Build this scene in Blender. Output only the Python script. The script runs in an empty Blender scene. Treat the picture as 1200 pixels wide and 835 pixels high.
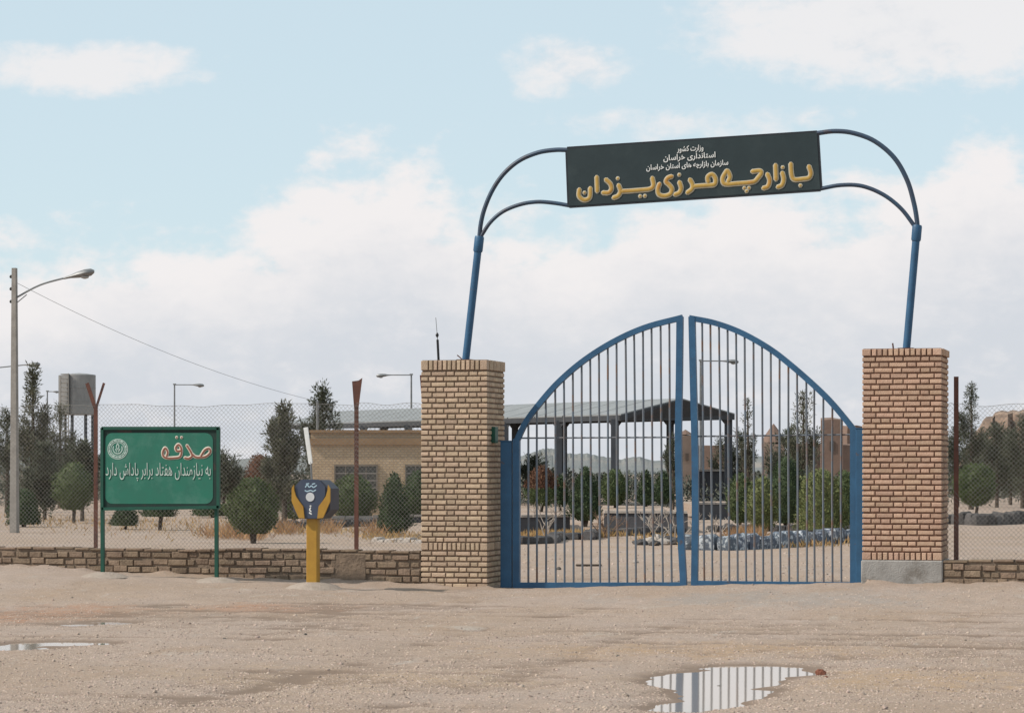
import bpy, math, random
import numpy as np
from mathutils import Vector, Matrix
random.seed(7); RNG = np.random.default_rng(11)
scene = bpy.context.scene; COL = scene.collection
R = math.radians

# ------------------------------------------------------------------ camera, sky, sun, exposure
FPX, HOR, CAMH, YAW, DN = 3200.0, 548.0, 1.61, R(14.5), 34.93      # focal length and horizon in pixels of the 1200 px photograph
FWD = np.array([-math.sin(YAW), math.cos(YAW)]); RGT = np.array([math.cos(YAW), math.sin(YAW)])
CAM = np.array([0.0, -DN])
cd = bpy.data.cameras.new('camera'); cam = bpy.data.objects.new('camera', cd); COL.objects.link(cam)
cam.location = (0, -DN, CAMH); cam.rotation_euler = (math.pi/2, 0, YAW)
cd.sensor_width = 36; cd.lens = FPX/1200*36; cd.shift_y = (HOR-417.5)/1200; cd.clip_start = .5; cd.clip_end = 12000
scene.camera = cam
SUNV = Vector((-1.0, -.50, 1.02)).normalized()
sl = bpy.data.lights.new('sun', 'SUN'); sl.energy = 3.3; sl.angle = R(1.5); sl.color = (1, .93, .83)
so = bpy.data.objects.new('sun', sl); COL.objects.link(so); so.rotation_euler = SUNV.to_track_quat('Z', 'Y').to_euler()
vs = scene.view_settings; vs.view_transform = 'Standard'; vs.look = 'None'; vs.gamma = 1; vs.use_curve_mapping = False; vs.exposure = .40

def make_world():
    w = bpy.data.worlds.new('World'); scene.world = w; w.use_nodes = True
    nt = w.node_tree; nt.nodes.clear(); N = nt.nodes.new; L = nt.links.new
    def sock(s, v):
        if isinstance(v, bpy.types.NodeSocket): L(v, s)
        else: s.default_value = v
    def M(op, a, b=None, c=None, clamp=False):
        n = N('ShaderNodeMath'); n.operation = op; n.use_clamp = clamp
        for i, v in enumerate((a, b, c)):
            if v is not None: sock(n.inputs[i], v)
        return n.outputs[0]
    def smooth(x, lo, hi):
        n = N('ShaderNodeMapRange'); n.interpolation_type = 'SMOOTHSTEP'; sock(n.inputs[0], x)
        n.inputs[1].default_value = lo; n.inputs[2].default_value = hi; return n.outputs[0]
    def mix(f, a, b):
        n = N('ShaderNodeMix'); n.data_type = 'RGBA'; sock(n.inputs[0], f); sock(n.inputs[6], a); sock(n.inputs[7], b); return n.outputs[2]
    out = N('ShaderNodeOutputWorld'); bg = N('ShaderNodeBackground'); bg.inputs[1].default_value = .1
    sky = N('ShaderNodeTexSky'); sky.sky_type = 'NISHITA'; sky.sun_disc = False
    sky.sun_elevation = math.asin(SUNV.z); sky.sun_rotation = math.atan2(SUNV.x, SUNV.y)
    sky.altitude = 900; sky.air_density = 1.0; sky.dust_density = 1.2; sky.ozone_density = 1.0
    tc = N('ShaderNodeTexCoord')
    vr = N('ShaderNodeVectorRotate'); vr.rotation_type = 'Z_AXIS'; L(tc.outputs['Generated'], vr.inputs['Vector']); vr.inputs['Angle'].default_value = -YAW
    sx = N('ShaderNodeSeparateXYZ'); L(vr.outputs[0], sx.inputs[0])
    X, Y, Z = sx.outputs
    az = M('ARCTAN2', X, Y); hyp = M('SQRT', M('ADD', M('MULTIPLY', X, X), M('MULTIPLY', Y, Y)))
    el = M('ARCTAN2', Z, hyp)                                              # azimuth and elevation in radians
    def noise(scale, detail, rough, squash=1.5, off=0.0, dist=0.0):
        cb = N('ShaderNodeCombineXYZ'); L(az, cb.inputs[0]); L(M('MULTIPLY', el, squash), cb.inputs[1]); cb.inputs[2].default_value = off
        n = N('ShaderNodeTexNoise'); n.inputs['Scale'].default_value = scale; n.inputs['Detail'].default_value = detail
        n.inputs['Roughness'].default_value = rough; n.inputs['Distortion'].default_value = dist; L(cb.outputs[0], n.inputs['Vector']); return n.outputs[0]
    big = noise(9, 4, .55, 2.0, 1.3); mid = noise(34, 7, .58, 1.7, 4.1); fine = noise(95, 6, .6, 1.5, 9.0, .3)
    # a bank of cumulus above the horizon all the way round, its upper edge uneven
    edge = M('ADD', .083, M('MULTIPLY', M('SUBTRACT', mid, .5), .075)); edge = M('ADD', edge, M('MULTIPLY', M('SUBTRACT', fine, .5), .022))
    edge = M('ADD', edge, M('MULTIPLY', M('SUBTRACT', big, .5), .06))
    def bump(a0, sa, amp):
        d = M('DIVIDE', M('SUBTRACT', az, a0), sa); return M('MULTIPLY', amp, M('POWER', 2.718, M('MULTIPLY', M('MULTIPLY', d, d), -1)))
    edge = M('ADD', edge, M('ADD', bump(-.045, .04, .026), M('ADD', bump(.185, .045, .036), bump(.08, .05, .016))))
    bank = smooth(M('SUBTRACT', edge, el), -.006, .016)
    # loose clouds higher up
    loose = smooth(M('ADD', noise(5.5, 8, .6, 2.6, 7.7, .4), M('MULTIPLY', M('SUBTRACT', fine, .5), .12)), .56, .66)
    loose = M('MULTIPLY', loose, smooth(el, .17, .3))
    cl = bank
    for a0, e0, sa, se, am in ((-.155, .1435, .046, .0105, 1.0), (.021, .146, .025, .0125, .95), (.145, .160, .088, .026, 1.35), (.07, .125, .05, .006, .28)):
        da = M('DIVIDE', M('SUBTRACT', az, a0), sa); de = M('DIVIDE', M('SUBTRACT', el, e0), se)
        q = M('MULTIPLY', am, M('SUBTRACT', 1, M('ADD', M('MULTIPLY', da, da), M('MULTIPLY', de, de))))
        q = M('ADD', q, M('ADD', M('MULTIPLY', M('SUBTRACT', mid, .5), 2.2), M('MULTIPLY', M('SUBTRACT', fine, .5), 1.5)))
        cl = M('MAXIMUM', cl, M('MULTIPLY', smooth(q, -.15, .95), .85))
    cl = M('MAXIMUM', cl, loose)
    # cloud brightness: lit tops, greyer and bluer towards the horizon
    shade = M('ADD', M('MULTIPLY', M('SUBTRACT', mid, .5), 2.0), M('MULTIPLY', M('SUBTRACT', fine, .5), .9))
    shade = smooth(M('ADD', shade, smooth(M('SUBTRACT', edge, el), .075, .0)), -.1, 1.0)
    ccol = mix(shade, (5.0, 5.2, 5.6, 1), (6.9, 6.6, 6.55, 1))
    veil = mix(.78, sky.outputs[0], (5.1, 6.15, 6.6, 1))                   # thin high haze over the clear blue
    L(mix(M('MULTIPLY', cl, .93), veil, ccol), bg.inputs[0]); L(bg.outputs[0], out.inputs[0])
make_world()

# ------------------------------------------------------------------ helpers
def at(px, Z, z=0.0):
    "a point of the world at camera depth Z under pixel column px"
    p = CAM + FWD*Z + RGT*((px-600)/FPX*Z); return Vector((p[0], p[1], z))
def zof(py, Z): return CAMH + (HOR-py)*Z/FPX
def depth(py, z=0.0): return FPX*(CAMH-z)/(py-HOR)
def onplane(px, py, Y):
    "the point that pixel px,py shows on the plane y = Y"
    u = (px-600)/FPX; d = FWD + RGT*u; Z = (Y-CAM[1])/d[1]; p = CAM + d*Z
    return Vector((p[0], Y, zof(py, Z)))
def xon(px, Y=0.0): return onplane(px, HOR, Y).x

def tag(o, label=None, cat=None, group=None, kind=None):
    for k, v in (('label', label), ('category', cat), ('group', group), ('kind', kind)):
        if v: o[k] = v
    return o
def empty(name, loc, label=None, cat=None, group=None):
    o = bpy.data.objects.new(name, None); COL.objects.link(o); o.location = loc; o.empty_display_size = .2
    return tag(o, label, cat, group)
def wloc(o):
    v = Vector((0, 0, 0))
    while o: v = v + o.location; o = o.parent
    return v
def link(name, me, parent=None, loc=(0, 0, 0)):
    o = bpy.data.objects.new(name, me); COL.objects.link(o); o.parent = parent; o.location = loc; return o
def copy_tree(o, parent=None):
    c = o.copy(); COL.objects.link(c); c.parent = parent
    for ch in list(o.children): copy_tree(ch, c)
    return c

class MB:
    "collects shapes in world coordinates; build() links them as one mesh object"
    def __init__(s): s.v = []; s.f = []
    def add(s, vs, fs):
        n = len(s.v); s.v += [tuple(v) for v in vs]; s.f += [tuple(i+n for i in f) for f in fs]; return s
    def box(s, a, b, mat=None):
        (x0, y0, z0), (x1, y1, z1) = a, b
        vs = [(x0,y0,z0),(x1,y0,z0),(x1,y1,z0),(x0,y1,z0),(x0,y0,z1),(x1,y0,z1),(x1,y1,z1),(x0,y1,z1)]
        if mat: vs = [mat @ Vector(v) for v in vs]
        return s.add(vs, [(0,3,2,1),(4,5,6,7),(0,1,5,4),(1,2,6,5),(2,3,7,6),(3,0,4,7)])
    def cbox(s, c, size, rz=0, bev=0.0, rx=0, ry=0):
        m = Matrix.Translation(c) @ Matrix.Rotation(rz, 4, 'Z') @ Matrix.Rotation(ry, 4, 'Y') @ Matrix.Rotation(rx, 4, 'X'); h = [q/2 for q in size]
        if not bev: return s.box((-h[0],-h[1],-h[2]), h, m)
        vs = []
        for sx in (-1, 1):
            for sy in (-1, 1):
                for sz in (-1, 1):
                    k = len(vs)
                    vs += [m @ Vector((sx*(h[0]-bev), sy*(h[1]-bev), sz*h[2])), m @ Vector((sx*(h[0]-bev), sy*h[1], sz*(h[2]-bev))), m @ Vector((sx*h[0], sy*(h[1]-bev), sz*(h[2]-bev)))]
        I = lambda x, y, z, k: ((x*2+y)*2+z)*3+k
        fs = []
        for z in (0, 1): fs.append((I(0,0,z,0), I(1,0,z,0), I(1,1,z,0), I(0,1,z,0)))
        for y in (0, 1): fs.append((I(0,y,0,1), I(1,y,0,1), I(1,y,1,1), I(0,y,1,1)))
        for x in (0, 1): fs.append((I(x,0,0,2), I(x,1,0,2), I(x,1,1,2), I(x,0,1,2)))
        for a in (0, 1):
            for b in (0, 1):
                fs.append((I(0,a,b,0), I(1,a,b,0), I(1,a,b,1), I(0,a,b,1)))
                fs.append((I(a,0,b,0), I(a,1,b,0), I(a,1,b,2), I(a,0,b,2)))
                fs.append((I(a,b,0,1), I(a,b,1,1), I(a,b,1,2), I(a,b,0,2)))
                for c in (0, 1): fs.append((I(a,b,c,0), I(a,b,c,1), I(a,b,c,2)))
        return s.add(vs, fs)
    def tube(s, pts, r, n=8, cap=True, flat=None, phase=0.0):
        "swept tube; r a number or a list; flat=(normal, ratio) squashes the section along a fixed normal; n=4 with phase pi/4 gives a square section"
        pts = [Vector(p) for p in pts]; m = len(pts); rs = r if isinstance(r, (list, tuple)) else [r]*m
        ref = None; rings = []
        for i, p in enumerate(pts):
            t = (pts[min(i+1, m-1)] - pts[max(i-1, 0)]).normalized()
            if flat: b = Vector(flat[0]); a = t.cross(b).normalized()
            else:
                if ref is None: ref = Vector((0, 1, 0)) if abs(t.y) < .9 else Vector((1, 0, 0))
                a = (ref - t*ref.dot(t)).normalized(); ref = a; b = t.cross(a)
            k = flat[1] if flat else 1
            rings.append([p + a*(rs[i]*math.cos(phase+2*math.pi*j/n)) + b*(rs[i]*k*math.sin(phase+2*math.pi*j/n)) for j in range(n)])
        vs = [v for q in rings for v in q]; fs = []
        for i in range(m-1):
            for j in range(n): fs.append((i*n+j, i*n+(j+1)%n, (i+1)*n+(j+1)%n, (i+1)*n+j))
        if cap: fs += [tuple(reversed(range(n))), tuple(range((m-1)*n, m*n))]
        return s.add(vs, fs)
    def lathe(s, base, prof, n=16):
        base = Vector(base); vs = []; fs = []; m = len(prof)
        for r, z in prof:
            for j in range(n): vs.append(base + Vector((r*math.cos(2*math.pi*j/n), r*math.sin(2*math.pi*j/n), z)))
        for i in range(m-1):
            for j in range(n): fs.append((i*n+j, i*n+(j+1)%n, (i+1)*n+(j+1)%n, (i+1)*n+j))
        fs += [tuple(reversed(range(n))), tuple(range((m-1)*n, m*n))]
        return s.add(vs, fs)
    def prism(s, poly, off):
        "extrude a planar polygon (list of points) by the vector off"
        n = len(poly); a = [Vector(p) for p in poly]; b = [p + Vector(off) for p in a]
        fs = [tuple(range(n)), tuple(reversed(range(n, 2*n)))] + [(i, (i+1)%n, n+(i+1)%n, n+i) for i in range(n)]
        return s.add(a+b, fs)
    def build(s, name, mat, parent=None, loc=None, smooth=False, local=False):
        base = Vector((0, 0, 0)) if local else (wloc(parent) if parent else Vector(loc or (0, 0, 0)))
        me = bpy.data.meshes.new(name); me.from_pydata([tuple(Vector(v)-base) for v in s.v], [], s.f); me.update()
        import bmesh
        bm = bmesh.new(); bm.from_mesh(me); bmesh.ops.recalc_face_normals(bm, faces=bm.faces); bm.to_mesh(me); bm.free()
        if mat: me.materials.append(mat)
        if smooth:
            me.polygons.foreach_set('use_smooth', [True]*len(me.polygons)); me.set_sharp_from_angle(angle=R(40))
        return link(name, me, parent, (0, 0, 0) if parent or local else (loc or (0, 0, 0)))

def npmesh(name, V, Fq, mat, parent=None, base=(0, 0, 0)):
    "fast mesh from numpy arrays; Fq (n,3) or (n,4)"
    me = bpy.data.meshes.new(name); V = np.asarray(V, dtype=np.float32) - np.asarray(base, dtype=np.float32); k = Fq.shape[1]
    me.vertices.add(len(V)); me.vertices.foreach_set('co', V.ravel()); me.loops.add(Fq.size); me.loops.foreach_set('vertex_index', Fq.ravel().astype(np.int32))
    me.polygons.add(len(Fq)); me.polygons.foreach_set('loop_start', np.arange(0, Fq.size, k, dtype=np.int32)); me.update(calc_edges=True)
    if mat: me.materials.append(mat)
    return link(name, me, parent, (0, 0, 0) if parent else base)

def spline(pts, n=8):
    "Catmull-Rom through the points"
    P = [Vector(p) for p in pts]; P = [P[0]*2-P[1]] + P + [P[-1]*2-P[-2]]; out = []
    for i in range(1, len(P)-2):
        for k in range(n):
            t = k/n; a, b, c, d = P[i-1:i+3]
            out.append(.5*((2*b) + (c-a)*t + (2*a-5*b+4*c-d)*t*t + (3*b-a-3*c+d)*t**3))
    return out + [P[-2]]

# ------------------------------------------------------------------ materials
MATS = {}
def pm(name, c1, c2=None, scale=6.0, rough=.8, bump=0.0, bscale=None, c3=None, s3=1.5, t3=(.55, .65), metal=0.0, obj=0.0, island=0.0, trans=0.0, spec=.35, stretch=(1, 1, 1), detail=6):
    if name in MATS: return MATS[name]
    m = bpy.data.materials.new(name); MATS[name] = m; m.use_nodes = True; nt = m.node_tree; N = nt.nodes.new; L = nt.links.new
    bs = nt.nodes['Principled BSDF']; bs.inputs['Roughness'].default_value = rough; bs.inputs['Metallic'].default_value = metal; bs.inputs['Specular IOR Level'].default_value = spec
    tc = N('ShaderNodeTexCoord'); mp = N('ShaderNodeMapping'); L(tc.outputs['Object'], mp.inputs[0]); mp.inputs['Scale'].default_value = stretch
    vec = mp.outputs[0]
    if obj:                                                                # pieces that share a mesh get their own patch of the pattern
        oi = N('ShaderNodeObjectInfo'); va = N('ShaderNodeVectorMath'); va.operation = 'MULTIPLY_ADD'
        cb = N('ShaderNodeCombineXYZ'); L(oi.outputs['Random'], cb.inputs[0]); L(oi.outputs['Random'], cb.inputs[2])
        L(cb.outputs[0], va.inputs[0]); va.inputs[1].default_value = (37, 0, 91); L(mp.outputs[0], va.inputs[2]); vec = va.outputs[0]
    def noise(sc, det=detail):
        n = N('ShaderNodeTexNoise'); n.inputs['Scale'].default_value = sc; n.inputs['Detail'].default_value = det; n.inputs['Roughness'].default_value = .62; L(vec, n.inputs['Vector']); return n.outputs[0]
    def ramp(x, lo, hi):
        n = N('ShaderNodeMapRange'); L(x, n.inputs[0]); n.inputs[1].default_value = lo; n.inputs[2].default_value = hi; return n.outputs[0]
    def mix(f, a, b):
        n = N('ShaderNodeMix'); n.data_type = 'RGBA'; L(f, n.inputs[0])
        for s, v in ((n.inputs[6], a), (n.inputs[7], b)):
            if isinstance(v, bpy.types.NodeSocket): L(v, s)
            else: s.default_value = (*v, 1)
        return n.outputs[2]
    c2 = c2 or tuple(x*.75 for x in c1)
    col = mix(ramp(noise(scale), .32, .68), c1, c2)
    if c3: col = mix(ramp(noise(s3), *t3), col, c3)
    k = obj or island
    if k:
        if obj: r = N('ShaderNodeObjectInfo').outputs['Random']
        else: r = N('ShaderNodeNewGeometry').outputs['Random Per Island']
        hv = N('ShaderNodeHueSaturation'); L(col, hv.inputs['Color']); L(ramp(r, 0, 1), hv.inputs['Value']); hv.inputs['Value'].links[0].from_node.inputs[3].default_value = 1-k; hv.inputs['Value'].links[0].from_node.inputs[4].default_value = 1+k
        wn = N('ShaderNodeTexWhiteNoise'); wn.noise_dimensions = '1D'; L(r, wn.inputs['W']); q = ramp(wn.outputs[0], 0, 1); q.node.inputs[3].default_value = .5-.016*min(k*3, 1.3); q.node.inputs[4].default_value = .5+.008*min(k*3, 1.3); L(q, hv.inputs['Hue'])
        col = hv.outputs[0]
    L(col, bs.inputs['Base Color'])
    if bump:
        b = N('ShaderNodeBump'); b.inputs['Strength'].default_value = min(1, bump*2); b.inputs['Distance'].default_value = .02*bump; L(noise(bscale or scale*4, 8), b.inputs['Height']); L(b.outputs[0], bs.inputs['Normal'])
    if trans:
        tr = N('ShaderNodeBsdfTranslucent'); L(col, tr.inputs[0]); ms = N('ShaderNodeMixShader'); ms.inputs[0].default_value = trans
        L(bs.outputs[0], ms.inputs[1]); L(tr.outputs[0], ms.inputs[2]); L(ms.outputs[0], nt.nodes['Material Output'].inputs[0])
    return m

buff = pm('buff_brick', (.50, .375, .268), (.42, .31, .215), 14, .9, .5, 60, obj=.17, c3=(.25, .17, .11), s3=9, t3=(.62, .8))
pink = pm('pinkish_brick', (.50, .345, .25), (.43, .275, .19), 14, .9, .5, 60, obj=.16, c3=(.24, .15, .10), s3=9, t3=(.62, .8))
buffs = pm('buff_brick_rest', (.47, .35, .245), (.39, .285, .195), 14, .9, .5, 60, island=.16)
pinks = pm('pinkish_brick_rest', (.48, .32, .215), (.40, .25, .165), 14, .9, .5, 60, island=.16)
mortar = pm('mortar', (.24, .165, .115), (.15, .105, .075), 20, .95, .6, 70)
mortar_red = pm('mortar_reddish', (.23, .125, .085), (.15, .08, .055), 20, .95, .6, 70)
oldbrick = pm('weathered_brick', (.29, .21, .15), (.20, .145, .10), 9, .95, .9, 35, obj=.17, c3=(.14, .10, .075), s3=5, t3=(.5, .7))
oldmortar = pm('old_mortar', (.25, .185, .135), (.15, .11, .082), 8, .95, .9, 40)
footm = pm('dusty_footing', (.38, .31, .26), (.29, .235, .19), 9, .95, .9, 40)
concrete = pm('concrete', (.34, .32, .30), (.24, .225, .21), 5, .92, .6, 50, c3=(.20, .18, .16), s3=2.5)
blue = pm('blue_paint', (.030, .105, .205), (.022, .075, .15), 5, .5, .25, 60, c3=(.085, .06, .05), s3=9, t3=(.64, .74), spec=.4)
bluedark = pm('dark_blue_paint', (.030, .066, .115), (.040, .05, .075), 6, .5, .15, 60, c3=(.07, .045, .045), s3=3, t3=(.6, .72))
barp = pm('bar_paint', (.115, .15, .19), (.13, .125, .13), 7, .6, .2, 80, c3=(.17, .10, .07), s3=3, t3=(.54, .66), spec=.4)
rust = pm('rusty_steel', (.085, .036, .028), (.13, .055, .038), 7, .8, .4, 60, c3=(.05, .03, .03), s3=3)
wire = pm('galvanised_wire', (.26, .25, .235), (.17, .15, .135), 3, .55, metal=.4)
boardp = pm('sign_board_dark', (.016, .028, .032), (.022, .036, .040), 3, .55, c3=(.03, .045, .048), s3=1.2, spec=.35)
darkframe = pm('dark_frame', (.012, .016, .022), (.02, .022, .028), 8, .5)
gold = pm('gold_paint', (.45, .29, .065), (.37, .22, .05), 12, .55, spec=.4, c3=(.40, .17, .03), s3=3.2, t3=(.55, .7))
cream = pm('cream_paint', (.42, .38, .29), (.32, .29, .22), 12, .6)
white = pm('white_paint', (.72, .72, .70), (.60, .60, .58), 12, .6)
greenb = pm('green_paint', (.014, .15, .098), (.022, .125, .088), 3, .5, spec=.4, c3=(.075, .20, .155), s3=2.6, t3=(.5, .8))
greend = pm('dark_green_paint', (.012, .080, .054), (.010, .058, .040), 6, .5)
postgreen = pm('dark_post_paint', (.008, .034, .026), (.012, .024, .02), 6, .55, c3=(.05, .03, .025), s3=5)
redp = pm('faded_red_paint', (.27, .10, .06), (.20, .075, .05), 12, .6)
yellow = pm('yellow_paint', (.40, .22, .028), (.33, .175, .024), 9, .45, .2, 50, c3=(.25, .14, .04), s3=6, t3=(.62, .75), spec=.45)
navy = pm('navy_paint', (.038, .052, .088), (.05, .062, .095), 6, .4, spec=.45)
greybox = pm('grey_blue_steel', (.045, .052, .072), (.06, .065, .085), 6, .5)
palepole = pm('weathered_concrete_pole', (.30, .275, .25), (.22, .20, .18), 6, .9, .4, 40)
steel = pm('dull_steel', (.27, .27, .27), (.19, .19, .19), 5, .5, metal=.5)
tankm = pm('tank_steel', (.29, .28, .27), (.21, .205, .20), 3, .6, metal=.25, stretch=(1, 1, .4))
black = pm('black_plastic', (.012, .012, .014), (.02, .02, .02), 8, .5)
roofm = pm('roof_sheet', (.25, .255, .255), (.20, .205, .205), 1.2, .6, metal=.1, stretch=(1, 1, .3))
darksteel = pm('canopy_steel', (.035, .038, .042), (.05, .05, .055), 4, .6)
colm = pm('canopy_column', (.06, .065, .075), (.045, .05, .06), 4, .6)
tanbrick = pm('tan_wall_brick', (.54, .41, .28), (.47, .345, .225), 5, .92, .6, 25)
def far_brick(m):
    nt = m.node_tree; N = nt.nodes.new; L = nt.links.new; bs = nt.nodes['Principled BSDF']; src = bs.inputs['Base Color'].links[0].from_socket
    tc = N('ShaderNodeTexCoord'); vr = N('ShaderNodeVectorRotate'); vr.rotation_type = 'Z_AXIS'; L(tc.outputs['Object'], vr.inputs['Vector']); vr.inputs['Angle'].default_value = -YAW
    sx = N('ShaderNodeSeparateXYZ'); L(vr.outputs[0], sx.inputs[0]); cb = N('ShaderNodeCombineXYZ'); L(sx.outputs[0], cb.inputs[0]); L(sx.outputs[2], cb.inputs[1])
    br = N('ShaderNodeTexBrick'); L(cb.outputs[0], br.inputs['Vector']); br.inputs['Scale'].default_value = 1; br.inputs['Brick Width'].default_value = .22; br.inputs['Row Height'].default_value = .075; br.inputs['Mortar Size'].default_value = .012
    br.inputs['Color1'].default_value = (1, 1, 1, 1); br.inputs['Color2'].default_value = (.88, .87, .86, 1); br.inputs['Mortar'].default_value = (.70, .67, .64, 1)
    mx = N('ShaderNodeMix'); mx.data_type = 'RGBA'; mx.blend_type = 'MULTIPLY'; mx.inputs[0].default_value = 1; L(src, mx.inputs[6]); L(br.outputs[0], mx.inputs[7]); L(mx.outputs[2], bs.inputs['Base Color'])
far_brick(tanbrick)
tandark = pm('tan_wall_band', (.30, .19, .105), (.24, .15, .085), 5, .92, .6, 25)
mud = pm('mud_plaster', (.30, .22, .175), (.21, .15, .12), .9, .95, .8, 4)
mudd = pm('dark_mud_brick', (.20, .135, .105), (.15, .10, .08), .9, .95, .8, 4)
glass = pm('dark_window', (.07, .068, .062), (.10, .095, .085), 3, .15, spec=.5)
framew = pm('window_frame', (.22, .18, .14), (.16, .13, .10), 5, .6)
bark = pm('bark', (.095, .072, .055), (.055, .042, .033), 9, .95, .8, 30)
bleached = pm('bleached_twigs', (.42, .36, .31), (.30, .255, .215), 9, .9)
darkstone = pm('dark_kerb_stone', (.085, .078, .075), (.055, .05, .05), 4, .92, .8, 18, obj=.3)
bluestone = pm('blue_white_painted_stone', (.12, .14, .175), (.07, .08, .105), 5, .85, .8, 18, c3=(.42, .44, .46), s3=3.5, t3=(.52, .6), obj=.3)
coping = pm('pale_coping', (.40, .35, .31), (.30, .26, .23), 6, .9, .5, 20)
wallgrey = pm('dark_planter_wall', (.075, .075, .082), (.055, .053, .058), 2, .92, .6, 15)
hillm = pm('scrubby_hill', (.19, .19, .18), (.13, .14, .14), .02, .95, c3=(.24, .215, .19), s3=.008)
drygrass = pm('dry_grass', (.42, .27, .11), (.33, .22, .10), 4, .9, island=.25, trans=.25)
orangegrass = pm('orange_dry_brush', (.40, .24, .12), (.33, .20, .105), 4, .9, island=.25, trans=.25)
L_ = lambda n, a, b, **k: pm(n, a, b, 3, .75, island=.42, trans=.18, spec=.25, **k)
leaf_dark = L_('juniper_leaf_dark', (.044, .070, .034), (.068, .095, .045))
leaf_mid = L_('juniper_leaf_mid', (.070, .100, .042), (.105, .132, .058))
leaf_light = L_('juniper_leaf_light', (.13, .155, .06), (.175, .19, .08))
leaf_red = L_('red_leaf', (.15, .072, .040), (.11, .062, .036))
pine_l = L_('pine_needle', (.10, .105, .072), (.145, .14, .098))
pine_d = L_('pine_needle_dark', (.068, .078, .054), (.10, .105, .072))

# ------------------------------------------------------------------ ground
def vnoise(x, y, s, seed=0):
    x = np.asarray(x)*s + seed*17.3; y = np.asarray(y)*s + seed*9.1; xi = np.floor(x); yi = np.floor(y); fx = x-xi; fy = y-yi
    fx = fx*fx*(3-2*fx); fy = fy*fy*(3-2*fy)
    h = lambda a, b: np.modf(np.abs(np.sin(a*127.1+b*311.7+seed*74.7)*43758.5453))[0]
    return (h(xi, yi)*(1-fx)+h(xi+1, yi)*fx)*(1-fy) + (h(xi, yi+1)*(1-fx)+h(xi+1, yi+1)*fx)*fy - .5
PUDDLES = [  # outlines read off the photograph, laid on the ground
 ([(771,793),(790,788),(812,786.5),(824,781.5),(860,780),(905,780),(940,781),(960,785),(953,790),(930,794),(908,799),(893,806),(890,814),(878,824),(850,829),(800,834),(762,832),(786,823),(788,814),(779,804)], 'shallow puddle mirroring the gate bars and sky'),
 ([(-30,757),(20,753.5),(70,752.5),(120,753),(96,757),(60,760),(10,762),(-30,762)], 'thin film of rainwater on the gravel at the bottom edge of a rut'),
 ([(52,731.5),(90,729.5),(140,728.5),(170,729.5),(130,732),(90,733.5)], 'narrow wet streak across reddish dirt below the green sign'),
 ([(165,711.5),(185,709.5),(208,710),(190,712.5)], 'small wet streak nearest the green sign'),
]
def gpt(px, py):
    Z = depth(py, -.01); p = at(px, Z); return (p.x, p.y)
PPOLY = [np.array([gpt(*q) for q in p]) for p, _ in PUDDLES]
def polysd(x, y, P):
    "signed distance to a polygon, negative inside"
    d = np.full(x.shape, 1e9); ins = np.zeros(x.shape, bool); n = len(P)
    for i in range(n):
        a, b = P[i], P[(i+1) % n]; e = b-a; wx = x-a[0]; wy = y-a[1]
        t = np.clip((wx*e[0]+wy*e[1])/(e@e), 0, 1); d = np.minimum(d, np.hypot(wx-e[0]*t, wy-e[1]*t))
        c = (a[1] > y) != (b[1] > y); xi = (b[0]-a[0])*(y-a[1])/(b[1]-a[1]+1e-12)+a[0]; ins ^= c & (x < xi)
    return np.where(ins, -d, d)
def gh(x, y):
    x = np.asarray(x, float); y = np.asarray(y, float)
    out = np.where(y < 0, np.exp(-(y/3.0)**2), np.exp(-(y/14)**2))
    z = .25*np.clip((-10.0-x)/7.0, 0, 1.05)*out                               # gravel banked up against the low wall
    z = z + .115*np.clip((x+8.5)/4.2, 0, 1)*np.exp(-(y/3.0)**2)
    near = np.clip((y+36)/4, 0, 1)*np.exp(-np.clip(y-1, 0, None)/3)
    z = z + near*(.030*vnoise(x, y*.8, .35, 1) + .018*vnoise(x, y, 1.1, 2) + .018*vnoise(x, y, 3.1, 3) + .014*vnoise(x, y, 7, 4) + .007*vnoise(x, y, 15, 5)) + .012
    z = z - .010*np.exp(-((x+6.9+.12*np.sin(y*.5))/.16)**2)*near - .010*np.exp(-((x+5.3+.1*np.sin(y*.6+1))/.16)**2)*near   # wheel tracks
    foot = (x < -9.35) | (x > -4.35); z = z + foot*np.clip(.02+.07*vnoise(x, y, 1.6, 41)+.05*vnoise(x, y, 5, 42), 0, .055)*np.exp(-(np.minimum(y, 0)/.22)**2)*(y < .6)   # dirt drifted against the walls
    for yc, am, w_, ph in ((-4.2, .016, .22, 0), (-6.0, .018, .22, .5), (-8.9, .014, .2, 2), (-10.6, .016, .2, 2.4), (-13.0, .012, .18, 4), (-14.7, .012, .18, 4.3), (-17.2, .012, .18, 5)):   # tracks of cars turning before the gate
        yy = yc+.35*np.sin(x*.32+ph)+.05*np.sin(x*1.9+ph*3); t_ = (y-yy)/w_; z = z - am*(np.exp(-t_**2) - .55*np.exp(-((np.abs(t_)-1.6)/.5)**2))*(.6+.8*(vnoise(x, y*0+yc, .6, 31)+.5))
    for k, P in enumerate(PPOLY):
        lo, hi = P.min(0)-1.2, P.max(0)+1.2; m = (x > lo[0]) & (x < hi[0]) & (y > lo[1]) & (y < hi[1])
        if not m.any(): continue
        sd = polysd(x[m], y[m], P) + .14*vnoise(x[m], y[m], 3, 8) + .04*vnoise(x[m], y[m], 8, 9)
        zz = z[m]; w = np.clip(1-sd/.9, 0, 1); w = w*w*(3-2*w)
        flat = -.010 + np.clip(sd, -.14, .9)*(.075 if k == 0 else .05) + (0 if k == 0 else .003) + .022*vnoise(x[m], y[m], 2.6, 12)*(sd < .3) + .004*vnoise(x[m], y[m], 9, 13)
        z[m] = zz*(1-w) + flat*w
    return z
def axis(parts):
    a = []
    for lo, hi, st in parts: a += list(np.arange(lo, hi-1e-6, st))
    return np.array(a + [parts[-1][1]])
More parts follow.
